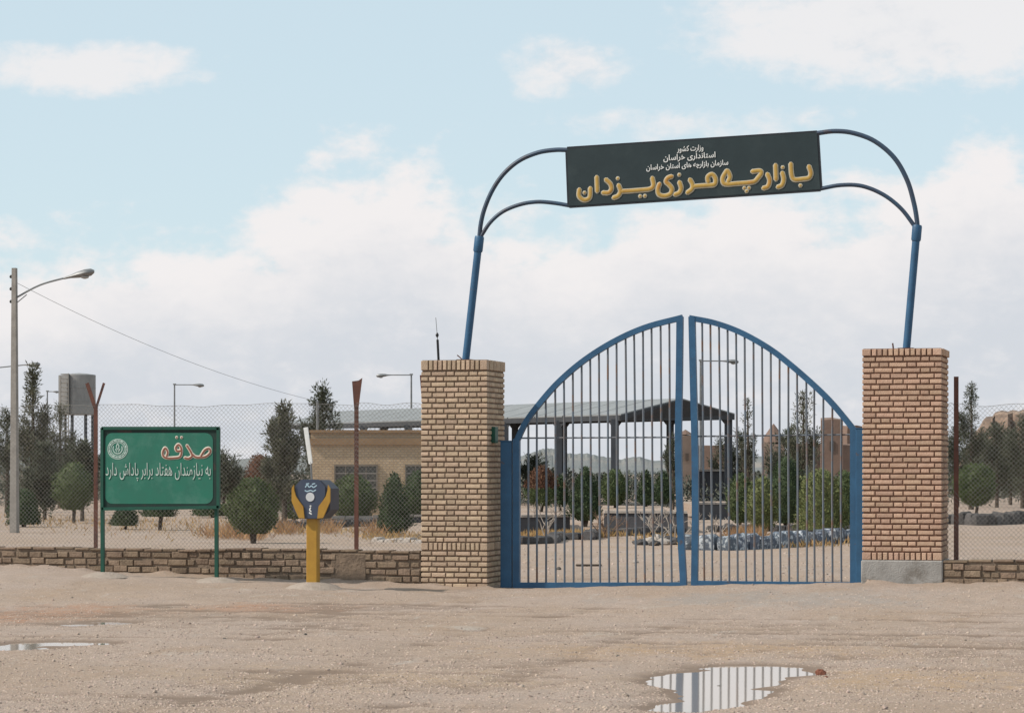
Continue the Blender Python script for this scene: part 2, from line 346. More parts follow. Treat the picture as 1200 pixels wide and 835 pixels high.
def geo(a, b, n): return list(np.sign(a)*np.geomspace(abs(a), abs(b), n))
gx = np.concatenate([[-6000, -3000, -1500, -700, -350, -180, -100, -60, -40, -28], axis([(-20, -5.4, .08), (-5.4, -2.3, .026), (-2.3, 3, .08)]), [6, 10, 16, 26, 50, 120, 350, 1000, 3000, 6000]])
gy = np.concatenate([[-400, -120, -60, -40, -34, -28, -24], axis([(-20, -18.8, .1), (-18.8, -12.8, .035), (-12.8, -6, .08), (-6, 1, .05), (1, 30, .6)]), [34, 40, 50, 65, 85, 110, 150, 200, 300, 500, 900, 1800, 3500, 7000]])
GX, GY = np.meshgrid(gx, gy); GZ = gh(GX.ravel(), GY.ravel())
GV = np.stack([GX.ravel(), GY.ravel(), GZ], 1); nx, ny = len(gx), len(gy)
ii = (np.arange(ny-1)[:, None]*nx + np.arange(nx-1)[None, :]).ravel(); GF = np.stack([ii, ii+1, ii+nx+1, ii+nx], 1)
def ground_mat():
    m = bpy.data.materials.new('gravel_dirt'); m.use_nodes = True; nt = m.node_tree; N = nt.nodes.new; L = nt.links.new; bs = nt.nodes['Principled BSDF']
    bs.inputs['Roughness'].default_value = .95; bs.inputs['Specular IOR Level'].default_value = .2
    tc = N('ShaderNodeTexCoord')
    def noise(s, d=6, r=.6, st=(1, 1, 1), dist=0):
        mp = N('ShaderNodeMapping'); L(tc.outputs['Object'], mp.inputs[0]); mp.inputs['Scale'].default_value = st
        n = N('ShaderNodeTexNoise'); L(mp.outputs[0], n.inputs['Vector']); n.inputs['Scale'].default_value = s; n.inputs['Detail'].default_value = d; n.inputs['Roughness'].default_value = r; n.inputs['Distortion'].default_value = dist; return n.outputs[0]
    def ramp(x, lo, hi, a=0, b=1):
        n = N('ShaderNodeMapRange'); L(x, n.inputs[0]); n.inputs[1].default_value = lo; n.inputs[2].default_value = hi; n.inputs[3].default_value = a; n.inputs[4].default_value = b; return n.outputs[0]
    def mix(f, a, b):
        n = N('ShaderNodeMix'); n.data_type = 'RGBA'; L(f, n.inputs[0])
        for s, v in ((n.inputs[6], a), (n.inputs[7], b)):
            if isinstance(v, bpy.types.NodeSocket): L(v, s)
            else: s.default_value = (*v, 1)
        return n.outputs[2]
    c = mix(ramp(noise(.35, 6, .65), .40, .60), (.375, .288, .238), (.345, .25, .185))
    c = mix(ramp(noise(.22, 7, .7, (1, .6, 1), .8), .54, .66, 0, .6), c, (.27, .20, .155))
    c = mix(ramp(noise(1.0, 6, .65, (1, .45, 1), .6), .55, .70, 0, .75), c, (.315, .215, .145))
    c = mix(ramp(noise(1.9, 5, .65, (1, .35, 1), 1), .60, .72, 0, .6), c, (.44, .40, .36))
    sp_ = N('ShaderNodeSeparateXYZ'); L(tc.outputs['Object'], sp_.inputs[0]); brk = noise(1.6, 7, .7, (1, .5, 1)); brk2 = noise(7, 6, .7, (1, .4, 1))
    def Mm(op, a, b):
        n = N('ShaderNodeMath'); n.operation = op
        for i_, v_ in enumerate((a, b)):
            if isinstance(v_, bpy.types.NodeSocket): L(v_, n.inputs[i_])
            else: n.inputs[i_].default_value = v_
        return n.outputs[0]
    for (pa, ya), (pb, yb_), colr, amt in (((40, 722), (150, 26), (.35, .185, .11), .95), ((310, 714), (120, 14), (.36, .195, .12), .9), ((820, 765), (330, 26), (.38, .25, .15), .9), ((1090, 800), (190, 34), (.40, .265, .155), .95), ((930, 708), (240, 18), (.30, .265, .24), .8), ((430, 800), (330, 34), (.37, .265, .175), .8)):
        x0_, y0_ = gpt(pa, ya); xr = pb/FPX*depth(ya); yr = max(.6, abs(depth(ya-yb_*.5)-depth(ya+yb_*.5))*.55)
        dx = Mm('DIVIDE', Mm('SUBTRACT', sp_.outputs[0], x0_), xr); dy_ = Mm('DIVIDE', Mm('SUBTRACT', sp_.outputs[1], y0_), yr)
        q = Mm('ADD', Mm('MULTIPLY', dx, dx), Mm('MULTIPLY', dy_, dy_)); q = Mm('ADD', Mm('SUBTRACT', 1.0, q), Mm('ADD', Mm('MULTIPLY', Mm('SUBTRACT', brk, .5), 3.2), Mm('MULTIPLY', Mm('SUBTRACT', brk2, .5), 2.4)))
        c = mix(ramp(q, .2, 1.1, 0, amt), c, colr)
    c = mix(ramp(noise(9, 8, .75), .38, .66, 0, .5), c, (.29, .225, .175))
    c = mix(ramp(noise(42, 5, .75), .52, .64, 0, .75), c, (.17, .14, .12))
    c = mix(ramp(noise(60, 4, .75), .56, .68, 0, .75), c, (.50, .45, .40))
    # soil stays damp and darker round the standing water: low ground
    sx = N('ShaderNodeSeparateXYZ'); L(tc.outputs['Object'], sx.inputs[0])
    c = mix(ramp(Mm('ADD', sx.outputs[2], Mm('MULTIPLY', Mm('SUBTRACT', brk2, .5), .03)), .012, -.006, 0, .85), c, (.19, .135, .10))
    L(c, bs.inputs['Base Color'])
    b = N('ShaderNodeBump'); b.inputs['Strength'].default_value = .8; b.inputs['Distance'].default_value = .02; L(noise(30, 8, .75), b.inputs['Height']); L(b.outputs[0], bs.inputs['Normal'])
    return m
gmat = ground_mat()
g = npmesh('ground', GV, GF, gmat); tag(g, kind='structure'); g.data.polygons.foreach_set('use_smooth', [True]*len(GF))
def water_mat():
    m = bpy.data.materials.new('puddle_water'); m.use_nodes = True; nt = m.node_tree; bs = nt.nodes['Principled BSDF']
    bs.inputs['Base Color'].default_value = (.30, .245, .20, 1); bs.inputs['Roughness'].default_value = .05; bs.inputs['IOR'].default_value = 1.36; bs.inputs['Specular IOR Level'].default_value = .6
    n = nt.nodes.new('ShaderNodeTexNoise'); n.inputs['Scale'].default_value = 3; b = nt.nodes.new('ShaderNodeBump'); b.inputs['Strength'].default_value = .05; b.inputs['Distance'].default_value = .002
    tc = nt.nodes.new('ShaderNodeTexCoord'); nt.links.new(tc.outputs['Object'], n.inputs['Vector']); nt.links.new(n.outputs[0], b.inputs['Height']); nt.links.new(b.outputs[0], bs.inputs['Normal'])
    return m
wm = water_mat()
for P, (_, lab) in zip(PPOLY, PUDDLES):
    c = P.mean(0); Q = c + (P-c)*1.18 + .10*(P-c)/np.linalg.norm(P-c, axis=1)[:, None]
    o = MB().add([(x, y, -.010) for x, y in Q], [tuple(range(len(Q)))]).build('puddle', wm, loc=(c[0], c[1], -.010)); tag(o, kind='structure')

# pebbles and gravel lying on the dirt: nobody could count them
def pebbles():
    n = 210000
    Z = 1/RNG.uniform(1/35.5, 1/16.2, n); u = RNG.uniform(-.20, .20, n)
    x = CAM[0]+FWD[0]*Z+RGT[0]*u*Z; y = CAM[1]+FWD[1]*Z+RGT[1]*u*Z
    n2 = 9000; Z2 = 1/RNG.uniform(1/75, 1/37.5, n2); u2 = RNG.uniform(-.19, .19, n2)
    x = np.concatenate([x, CAM[0]+FWD[0]*Z2+RGT[0]*u2*Z2]); y = np.concatenate([y, CAM[1]+FWD[1]*Z2+RGT[1]*u2*Z2]); inside = np.concatenate([np.zeros(n, bool), np.ones(n2, bool)]); n += n2
    dens = vnoise(x, y, .7, 21) + .6*vnoise(x, y, 2.3, 22); keep = (dens > RNG.uniform(-.8, .4, n)) & ((y < -.03) | (y > 1.0))
    x, y, inside = x[keep], y[keep], inside[keep]; z = gh(x, y); k2 = z > -.002; x, y, z, inside = x[k2], y[k2], z[k2], inside[k2]; n = len(x)
    r = .0035 + .0065*RNG.random(n)**3 + .011*(RNG.random(n) > .997); r = np.where(inside, r*2.2, r)
    O = np.array([[1,0,0],[0,1,0],[-1,0,0],[0,-1,0],[0,0,1],[.6,.6,.55],[-.6,.55,.5],[-.55,-.6,.5],[.6,-.55,.55]], float)
    F = np.array([[0,1,5],[1,2,6],[2,3,7],[3,0,8],[0,5,8],[1,6,5],[2,7,6],[3,8,7],[4,5,6],[4,6,7],[4,7,8],[4,8,5]])
    O2 = np.array([[1,.2,0],[-.3,1,0],[-1,-.3,0],[.2,-1,0],[.1,0,1]], float); F2 = np.array([[0,1,4],[1,2,4],[2,3,4],[3,0,4]])
    VV, FF, base = [], [], 0
    for O_, F_, sel in ((O, F, r > .0085), (O2, F2, r <= .0085)):
        m = int(sel.sum()); q = len(O_); a = RNG.uniform(0, 6.28, m); rr = r[sel]; S = O_[None]*(1+.35*RNG.uniform(-1, 1, (m, q, 1)))
        S = S*np.stack([rr*RNG.uniform(.9, 1.6, m), rr, rr*RNG.uniform(.6, 1.1, m)], 1)[:, None, :]
        X = S[:, :, 0]*np.cos(a)[:, None]-S[:, :, 1]*np.sin(a)[:, None]+x[sel][:, None]; Y = S[:, :, 0]*np.sin(a)[:, None]+S[:, :, 1]*np.cos(a)[:, None]+y[sel][:, None]; Zz = S[:, :, 2]+z[sel][:, None]-.001
        VV.append(np.stack([X, Y, Zz], 2).reshape(-1, 3)); FF.append((F_[None]+base+q*np.arange(m)[:, None, None]).reshape(-1, 3)); base += m*q
    V = np.concatenate(VV); FF = np.concatenate(FF)
    o = npmesh('gravel', V, FF, pm('pebble', (.39, .305, .25), (.31, .24, .19), 3, .9, island=.36))
    tag(o, 'loose gravel scattered over the dirt forecourt', 'gravel', kind='stuff')
pebbles()
def rock(name, x, y, s, mat, label, cat='stone', group=None, seed=1, squash=.6):
    rg = random.Random(seed); b = MB(); n = 8; vs = []; prof = [(.55, 0), (1, .25), (.9, .65), (.45, 1)]
    z = float(gh(np.array([x]), np.array([y]))[0])
    for r, h in prof:
        for j in range(n):
            q = r*rg.uniform(.75, 1.2); vs.append((x+s*q*math.cos(6.283*j/n), y+s*.8*q*math.sin(6.283*j/n), z-.01+s*h*2*squash*rg.uniform(.85, 1.1)))
    fs = [tuple(reversed(range(n)))] + [(i*n+j, i*n+(j+1) % n, (i+1)*n+(j+1) % n, (i+1)*n+j) for i in range(3) for j in range(n)] + [tuple(range(3*n, 4*n))]
    return tag(b.add(vs, fs).build(name, mat, loc=(x, y, z)), label, cat, group)
redstone = pm('red_rubble', (.20, .075, .045), (.14, .055, .035), 12, .9, .6, 40)
greystone = pm('grey_rubble', (.13, .115, .10), (.09, .08, .07), 12, .9, .6, 40)
for px, py, s, mt, lab in ((962, 791, .045, redstone, 'broken red brick lump at the tip of the puddle'), (968, 796, .018, redstone, 'small red brick crumb beside the larger lump at the puddle'),
    (358, 746, .022, greystone, 'dark stone lying alone on the gravel near the middle of the forecourt'), (724, 773, .02, greystone, 'dark pebble on the brown patch just above and before the puddle'), (263, 751, .02, greystone, 'dark pebble lying in front of the green sign out on the gravel'),
    (842, 803, .028, greystone, 'mud clod breaking the surface of the puddle')):
    x, y = gpt(px, py); rock('stone', x, y, s, mt, lab, seed=int(px))

# ------------------------------------------------------------------ brick pillars
def brick_mesh(name, w, h, d, seed, mat):
    "one brick, its front bottom corner at the origin, front at y=0; chamfered and slightly uneven"
    rg = random.Random(seed); c = min(.006, h*.15); J = lambda k: rg.uniform(-k, k)
    b = MB(); vs = [(J(.001), d, J(.001)), (w+J(.001), d, J(.001)), (w, d, h), (0, d, h),
        (J(.0015), c, J(.0015)), (w+J(.0015), c, J(.0015)), (w+J(.0015), c, h+J(.0015)), (J(.0015), c, h+J(.0015)),
        (c+J(.002), J(.0015), c+J(.0015)), (w-c+J(.002), J(.0015), c+J(.0015)), (w-c+J(.002), J(.0015), h-c+J(.0015)), (c+J(.002), J(.0015), h-c+J(.0015))]
    fs = [(0,1,2,3)] + [(i, (i+1) % 4, 4+(i+1) % 4, 4+i) for i in range(4)] + [(4+i, 4+(i+1) % 4, 8+(i+1) % 4, 8+i) for i in range(4)] + [(8,9,10,11)]
    b.add(vs, fs); o = b.build(name, mat, local=True); me = o.data; bpy.data.objects.remove(o); return me
BM = {}
def brick_obj(parent, x, y, z, w, h, d, mat, rg, name='brick', rot=0.0):
    w0 = round(w/.01)*.01; h0 = round(h/.005)*.005; k = (w0, h0, round(d, 2), mat.name, rg.randrange(3))
    if k not in BM: BM[k] = brick_mesh('brick', w0, h0, d, hash(str(k)) % 9999, mat)
    b = wloc(parent); o = link(name, BM[k], parent, (x-b.x, y-b.y, z-b.z)); o.scale = (w/w0, 1, h/h0); o.rotation_euler = (0, rg.uniform(-.006, .006), rot); return o
def course(pattern, W, J):
    s = sum(pattern)+J*(len(pattern)-1); k = (W-J*(len(pattern)-1))/sum(pattern); x = 0; out = []
    for p in pattern: out.append((x, p*k)); x += p*k+J
    return out
PAT_A = [.15, .20, .10, .20, .10, .13]; PAT_B = [.10, .10, .10, .20, .10, .20, .08]
def pillar(name, x0, W, D, zb, ztop, mat, rest, mort, label, soldier_at, seed, y0=0.0, plinth=None):
    rg = random.Random(seed); t = empty(name, (x0+W/2, D/2, zb), label, 'pillar', 'brick pillars of the gateway')
    J = .017; H = .0485; CH = .0712; SH = .105; dep = .10
    mo = .012; MB().box((x0+mo, mo, zb), (x0+W-mo, D-mo, ztop-.006)).build('mortar_core', mort, t)
    z = zb; side = MB(); i = 0
    if plinth:
        pl = MB(); pl.cbox((x0+W/2, D/2, (zb-.15+plinth)/2), (W+.03, D+.03, plinth-zb+.15), bev=.015); pl.build('plinth', concrete, t); z = plinth+.004
    def sidefaces(z, h, pat, W_, D_):
        rows = course(pat, D_-.013-dep, J)
        for (a, w) in rows:
            y = dep+.013+a; e = rg.uniform(-.002, .003)
            side.cbox((x0+W_-.05+e, y+w/2, z+h/2), (.1, w, h), bev=.005)                  # face towards +x
            side.cbox((x0+.05-e, y+w/2, z+h/2), (.1, w, h), bev=.005)                     # face towards -x
        for a, w in course(pat, W_-.2-.026, J): side.cbox((x0+.113+a+w/2, D_-.05, z+h/2), (w, .1, h), bev=.005)
    sold = [s for s in soldier_at]
    while z < ztop-.02:
        if sold and z >= sold[0]-.02 or z+CH > ztop-SH+.01 and z < ztop-.03 and (not sold or z+CH > ztop-SH):
            if sold and z >= sold[0]-.02: sold.pop(0); top = False
            else: top = True
            h = (ztop-z if top else SH); o = .012 if top else .004
            n = 13; rows = course([.10]+[.048]*(n-2)+[.10], W, .018)
            for a, w in rows: brick_obj(t, x0+a+rg.uniform(-.001, .001), -o-rg.uniform(0, .004), z, w, h-.014, dep+.01, mat, rg)
            sidefaces(z, h-.008, [.052]*9, W+(.012 if top else 0), D)
            z += h+.006
            if top: break
            continue
        pat = PAT_A if i % 2 == 0 else PAT_B
        pat = [p*rg.uniform(.90, 1.10) for p in pat]
        for a, w in course(pat, W, J):
            brick_obj(t, x0+a, -rg.uniform(-.0015, .004), z+rg.uniform(-.0015, .0015), w, H, dep, mat, rg, rot=rg.uniform(-.006, .006))
        sidefaces(z, H, [.20, .095, .20, .095, .2] if i % 2 else [.095, .2, .095, .2, .2], W, D)
        z += CH; i += 1
    tag(side.build('bricks', rest, t), kind='stuff')
    return t
XL0 = xon(493.5); WL = xon(571)-XL0; XR0 = xon(1010.5); WR = xon(1103.5)-XR0
ZLT = onplane(530, 421, 0).z; ZRT = onplane(1050, 407.5, 0).z
pillar('brick_pillar', XL0, WL, .9, -.12, ZLT, buff, buffs, mortar, 'buff brick pillar bricked down to the ground, antenna on its top', [onplane(530, 645, 0).z], 3)
pillar('brick_pillar', XR0, WR, .9, -.10, ZRT, pink, pinks, mortar_red, 'pinkish brick pillar standing on a grey concrete plinth', [onplane(1050, 655, 0).z], 4, plinth=onplane(1050, 656, 0).z)
# antenna and a bit of bent rod on the pillar tops
p0 = onplane(514, 421, .45); t = empty('antenna', (p0.x, .45, ZLT), 'thin black whip antenna standing on the buff brick pillar', 'antenna')
MB().tube([(p0.x, .45, ZLT-.01), (p0.x-.015, .45, zof(397, 36.6))], .017, 8).build('base_rod', black, t); MB().tube([(p0.x-.015, .45, zof(397, 36.6)), (p0.x-.02, .45, zof(392, 36.6))], .007, 6).build('neck', steel, t)
MB().lathe((p0.x-.02, .45, zof(394, 36.6)), [(.012, 0), (.022, .02), (.022, .035), (.008, .06)], 8).build('coil', black, t); MB().tube([(p0.x-.02, .45, zof(392, 36.6)), (p0.x-.04, .45, zof(371, 36.6))], .0045, 5).build('whip', steel, t)
p0 = onplane(1047, 407, .3); tag(MB().tube([(p0.x, .3, ZRT-.01), (p0.x-.01, .3, ZRT+.075)], .011, 6).build('cut_rod', rust, loc=(p0.x, .3, ZRT)), 'stub of rusty rod sticking out of the pinkish pillar top', 'rod')
p0 = onplane(540, 419, .3); tag(MB().tube([(p0.x+.03, .3, ZLT-.01), (p0.x+.0, .3, ZLT+.03), (p0.x-.05, .3, ZLT+.07)], .008, 6).build('bent_rod', rust, loc=(p0.x, .3, ZLT)), 'short bent rod by the arch pole on the buff pillar', 'rod')

# ------------------------------------------------------------------ low brick walls
def low_wall(xa, xb, ztop, zb, label, seed, W=.30, fill=()):
    rg = random.Random(seed); t = empty('low_wall', ((xa+xb)/2, W/2, 0), label, 'wall')
    MB().box((xa, .022, zb-.2), (xb, W, ztop-.035)).build('wall_core', oldmortar, t)
    z = ztop-.04; CH = .098; r = 0
    while z > zb-.08:
        x = xa + (rg.uniform(-.13, 0) if r % 2 else 0)
        h = .030 if r == 0 else CH-.024; wob = rg.uniform(0, 6)
        while x < xb-.02:
            w = rg.uniform(.11, .29) if r else rg.uniform(.2, .34)
            a, b = max(x, xa), min(x+w, xb)
            if b-a > .05 and not any(f0 < (a+b)/2 < f1 for f0, f1 in fill if r): brick_obj(t, a+.004, -rg.uniform(-.014, .014), z+rg.uniform(-.010, .006)+.008*math.sin(x*1.7+wob) - (0 if r == 0 else h), (b-a)-rg.uniform(.014, .034), h*rg.uniform(.78, 1.08), W*.5 if r else W+.01, oldbrick, rg, rot=rg.uniform(-.02, .02))
            x += w
        z -= CH if r else .022; r += 1
    for f0, f1 in fill:
        MB().cbox(((f0+f1)/2, .02, (ztop-.06+zb)/2), (f1-f0, .05, ztop-.06-zb), bev=.01).build('mortar_patch', pm('mud_render', (.24, .175, .125), (.13, .095, .07), 7, .95, 1.0, 25), t)
    return t
XW0 = xon(-60); low_wall(XW0, XL0-.006, onplane(250, 641.5, 0).z, -.1, 'long low brick wall with crumbling joints behind the green sign', 5, fill=((xon(388), xon(429)),))
low_wall(XR0+WR+.02, xon(1260), onplane(1150, 654.5, 0).z, .0, 'short dark low wall beside the concrete plinth', 6)

# ------------------------------------------------------------------ chain-link fences
def fence(x0, x1, zb, zt, posts, label, seed, Y=.15):
    rg = random.Random(seed); t = empty('chain_link_fence', ((x0+x1)/2, Y, zb), label, 'fence')
    for x, top, kind in posts:
        b = MB(); b.box((x-.03, Y+.004, zb-.3), (x+.03, Y+.010, top)); b.box((x-.03, Y+.010, zb-.3), (x-.024, Y+.06, top)); p = b.build('post', rust, t)
        if kind == 'vee':
            b = MB(); b.cbox((x-.075, Y+.02, top+.13), (.055, .008, .36), ry=-.34); b.build('left_arm', rust, p)
            b = MB(); b.cbox((x+.055, Y+.03, top+.13), (.035, .008, .36), ry=.33); b.build('right_arm', rust, p)
        if kind == 'flare':
            b = MB(); b.prism([(x-.032, Y+.0, top-.12), (x+.032, Y+.0, top-.12), (x+.085, Y+.0, top+.28), (x+.03, Y+.0, top+.245), (x-.06, Y+.0, top+.235)], (0, .004, 0)); b.build('top_arm', rust, p)
    xs = [x0]+[p[0] for p in posts if x0 < p[0] < x1]+[x1]
    for a, b in zip(xs, xs[1:]):
        m = MB(); P = .060; H = zt-zb; W = b-a
        sag = lambda x: .018*math.sin((x-a)/W*math.pi*3+seed)+.010*math.sin(x*9)
        for sgn in (1, -1):
            k = -H if sgn > 0 else 0.0
            while k < (W if sgn > 0 else W+H):
                # wire runs from (k, zb) up to the right / left
                s0 = max(0, -k if sgn > 0 else k-W); s1 = min(H, W-k if sgn > 0 else k)
                if s1-s0 > .02:
                    pts = []
                    for q in range(5):
                        s = s0+(s1-s0)*q/4; x = a+k+sgn*s; pts.append((x, Y+sgn*.0022+.012*math.sin(x*2.1+s*1.3), zb+s+sag(x)*s/H))
                    m.tube(pts, .0019, 3, cap=False)
                k += P
        tag(m.build('wire_mesh', wire, t), kind='stuff')
        m = MB(); m.tube([(a+W*q/12, Y, zt+sag(a+W*q/12)) for q in range(13)], .0025, 4); m.build('top_wire', wire, t)
    return t
zt = onplane(300, 474, .15).z
fence(xon(-60, .15), XL0+.05, onplane(250, 641.5, 0).z-.05, zt, [(xon(112, .15), onplane(112, 474, .15).z, 'vee'), (xon(417.5, .15), onplane(417, 467, .15).z, 'flare'), (xon(494, .15)+.035, onplane(490, 460, .15).z, 'flare')], 'chain-link fence on rusty posts above the long low wall', 1)
fence(XR0+WR, xon(1260, .15), onplane(1150, 655, 0).z-.02, onplane(1160, 474, .15).z, [(xon(1120.5, .15), onplane(1119, 441, .15).z, 'plain')], 'chain-link fence with one straight rusty post beside the pinkish pillar', 2)

# ------------------------------------------------------------------ gate
GY0 = .40                                                                   # the leaves hang between the pillars
def gp(px, py, y=GY0): return onplane(px, py, y)
def leaf(name, outer, bars, hinge, meet, ybot, rodpts, label):
    base = gp((hinge[0][0]+meet[0][0])/2, 690); t = empty(name, (base.x, GY0, .0), label, 'gate', 'gate leaves between the pillars')
    arc = spline([gp(*q) for q in outer], 8)
    sq = dict(n=4, phase=math.pi/4)
    dn = lambda p, d: p-Vector((0, 0, d))
    MB().tube([dn(p, .038) for p in arc], .052, **sq).build('arched_rail', blue, t)
    hp = [gp(*q) for q in hinge]; mp = [gp(*q) for q in meet]
    MB().tube(hp, .062, **sq).build('hinge_stile', blue, t)
    MB().tube(spline(mp, 6), .060, **sq).build('meeting_stile', blue, t)
    b0, b1 = gp(hinge[0][0], ybot[0]), gp(meet[0][0], ybot[1]); MB().tube([b0, b1], .0575, **sq).build('bottom_rail', blue, t)
    zs = [(p.x, p.z) for p in arc]; zs.sort()
    for k, (pb, pt) in enumerate(bars):
        xb, xt = gp(pb, 600).x, gp(pt, 450).x
        zt_ = float(np.interp(xt, [q[0] for q in zs], [q[1] for q in zs]))-.05; z0 = float(np.interp(xb, [min(b0.x, b1.x), max(b0.x, b1.x)], [b0.z, b1.z] if b0.x < b1.x else [b1.z, b0.z]))
        j = random.Random(k*7+len(name)).uniform(-.008, .008)
        MB().tube([(xb, GY0, z0), ((xb+xt)/2+j, GY0, (z0+zt_)/2), (xt, GY0, zt_)], .0145, 6).build('bar', barp, t)
    r0, r1 = gp(*rodpts[0]), gp(*rodpts[1]); MB().tube([r0+Vector((0, .02, 0)), r1+Vector((0, .02, 0))], .012, 6).build('cross_rod', barp, t)
    for py in (545, 640):
        h = gp(hinge[0][0], py); MB().tube([h+Vector((0, .02, -.05)), h+Vector((0, .02, .05))], .03, 8).build('hinge', blue, t)
    return t
LB = [619.2, 629.3, 639.9, 651.2, 661.6, 672.2, 682.7, 692.9, 703.3, 713.9, 724.3, 735.1, 745.2, 755.8, 766, 776.8, 787.2]
RB = [825.4, 834.9, 844.8, 854.7, 864.5, 874.4, 884.6, 894.4, 904.5, 914.7, 924.9, 934.8, 945.5, 954.7, 965.2, 975.6, 986]
leaf('gate_leaf', [(604, 517), (616, 492), (632, 470), (655, 444), (685, 418.5), (720, 396.5), (757, 380), (800, 368.5)], [(p, p-(i*.18)) for i, p in enumerate(LB)],
     [(605.5, 689), (605.5, 514)], [(801.5, 689), (797, 600), (795.2, 520), (796.3, 440), (797, 371)], (685.5, 685.5), [(610, 513), (797, 512)], 'blue barred gate leaf meeting the buff pillar, rusty bars, half of an arch')
leaf('gate_leaf', [(808, 369), (838, 375), (869, 386.5), (901, 404.5), (926, 423.5), (953, 447), (972, 465.5), (988, 484), (1004, 504)], [(p, p-2.6+(i*.16)) for i, p in enumerate(RB)],
     [(1000.5, 687), (1000.5, 502)], [(814, 688), (815, 600), (814.5, 520), (812.5, 440), (811, 371)], (685.5, 683.5), [(815, 511), (1000, 509)], 'blue barred gate leaf hung beside the pinkish pillar, half of an arch')
for pa, pb, yt, yb, lab in ((587.5, 600.5, 517, 691, 'flat blue steel gate post against the buff pillar'), (1003.5, 1014, 502, 686, 'flat blue steel gate post against the pinkish pillar')):
    a, b = gp(pa, yt), gp(pb, yb); t = empty('gate_post', ((a.x+b.x)/2, GY0, b.z-.05), lab, 'gate post', 'steel posts that carry the gate')
    MB().cbox(((a.x+b.x)/2, GY0, (a.z+b.z)/2-.06), (b.x-a.x, .11, a.z-b.z+.12), bev=.006).build('post', blue, t)
    MB().cbox(((a.x+b.x)/2, GY0, a.z+.006), (b.x-a.x+.012, .12, .012)).build('cap', blue, t)
a, b = gp(574, 500), gp(589, 519); t_ = MB(); t_.cbox((XL0+WL+.02, .30, (a.z+b.z)/2), (.06, .16, a.z-b.z), bev=.006); tag(t_.build('wall_bracket', greend, loc=(XL0+WL+.02, .3, b.z)), 'dark green plate bolted to the buff pillar above the gate post', 'bracket')
th = MB(); q = [gp(588, 690.3, .15), gp(1014, 687.8, .15), gp(1014, 687.8, .15)+Vector((0, .55, 0)), gp(588, 690.3, .15)+Vector((0, .55, 0))]
th.prism(q, (0, 0, -.15)); tag(th.build('threshold', coping, loc=tuple(q[0])), 'pale concrete threshold strip under the closed gate', 'threshold')

# ------------------------------------------------------------------ arch with the name board
AY = .45
def ap(px, py, y=AY): return onplane(px, py, y)
base = ap(545, 421); arch = empty('entrance_arch', (ap(804, 421).x, AY, ZLT), 'leaning blue tube arch with a dark board of gold writing over the gate', 'arch')
def pole(pts, r, name='pole'): return MB().tube(pts, r, 10).build(name, blue, arch, smooth=True)
L0, L1 = ap(545.5, 424), ap(561.5, 281); pole([L0, L1], .050)
R0, R1 = ap(1062, 412), ap(1074.6, 268); pole([R0, R1], .050)
for P0, P1, a, b in ((L0, L1, .90, 1.03), (R0, R1, .90, 1.03)):
    s = MB(); s.tube([P0.lerp(P1, a), P0.lerp(P1, a+.012), P0.lerp(P1, b-.012), P0.lerp(P1, b)], [.056, .064, .064, .056], 10); s.build('sleeve', blue, arch, smooth=True)
for P0 in (L0, R0):
    zt_ = ZLT if P0 is L0 else ZRT; s = MB(); s.cbox((P0.x, AY, zt_+.008), (.2, .2, .016)); s.build('base_plate', rust, arch)
for k, q in enumerate(([(561.5, 281), (563.5, 262), (568, 244), (577, 223), (590, 204), (608, 188.5), (630, 179), (650, 175.8), (666, 175.8)], [(1075, 268), (1074.5, 258), (1071, 238), (1063, 211), (1048, 185), (1025, 165.5), (1000, 156), (978, 153.8), (957, 156.3)])):
    MB().tube(spline([ap(*p) for p in q], 6), .031, 8).build('upper_tube', bluedark, arch, smooth=True)
for k, q in enumerate(([(563.5, 277), (575, 260), (590, 247.5), (610, 239.5), (630, 236.5), (650, 238), (668, 241)], [(1072.5, 266), (1056, 244.5), (1035, 228), (1010, 218), (985, 217), (960, 221.5)])):
    MB().tube(spline([ap(*p) for p in q], 6), .027, 8).build('lower_tube', bluedark, arch, smooth=True)
C4 = [ap(665, 174.5), ap(957.5, 155.5), ap(961.5, 222), ap(667.5, 241.5)]
dy = Vector((0, .06, 0)); brd = MB().prism([c+Vector((0, -.03, 0)) for c in C4], dy).build('sign_board', boardp, arch)
for i in range(4): MB().tube([C4[i], C4[(i+1) % 4]], .036, 4, phase=math.pi/4).build('board_edge', darkframe, brd)
def stroke(b, pts, r, y, F, ratio=.22, n=5, tip=.75):
    P = [F(p, y) for p in pts]; P = spline(P, n) if len(P) > 2 else [P[0].lerp(P[1], k/6) for k in range(7)]
    d0 = (P[0]-P[1]).normalized(); d1 = (P[-1]-P[-2]).normalized()
    P = [P[0]+d0*r*tip] + P + [P[-1]+d1*r*tip]; rs = [r*.35] + [r]*(len(P)-2) + [r*.35]
    b.tube(P, rs, 8, flat=((0, -1, 0), ratio))
def dot(b, c, r, y, F, ratio=.22): p = F(c, y); b.tube([p+Vector((-r, 0, 0)), p+Vector((-r*.5, 0, 0)), p+Vector((r*.5, 0, 0)), p+Vector((r, 0, 0))], [r*.3, r, r, r*.3], 8, flat=((0, -1, 0), ratio))
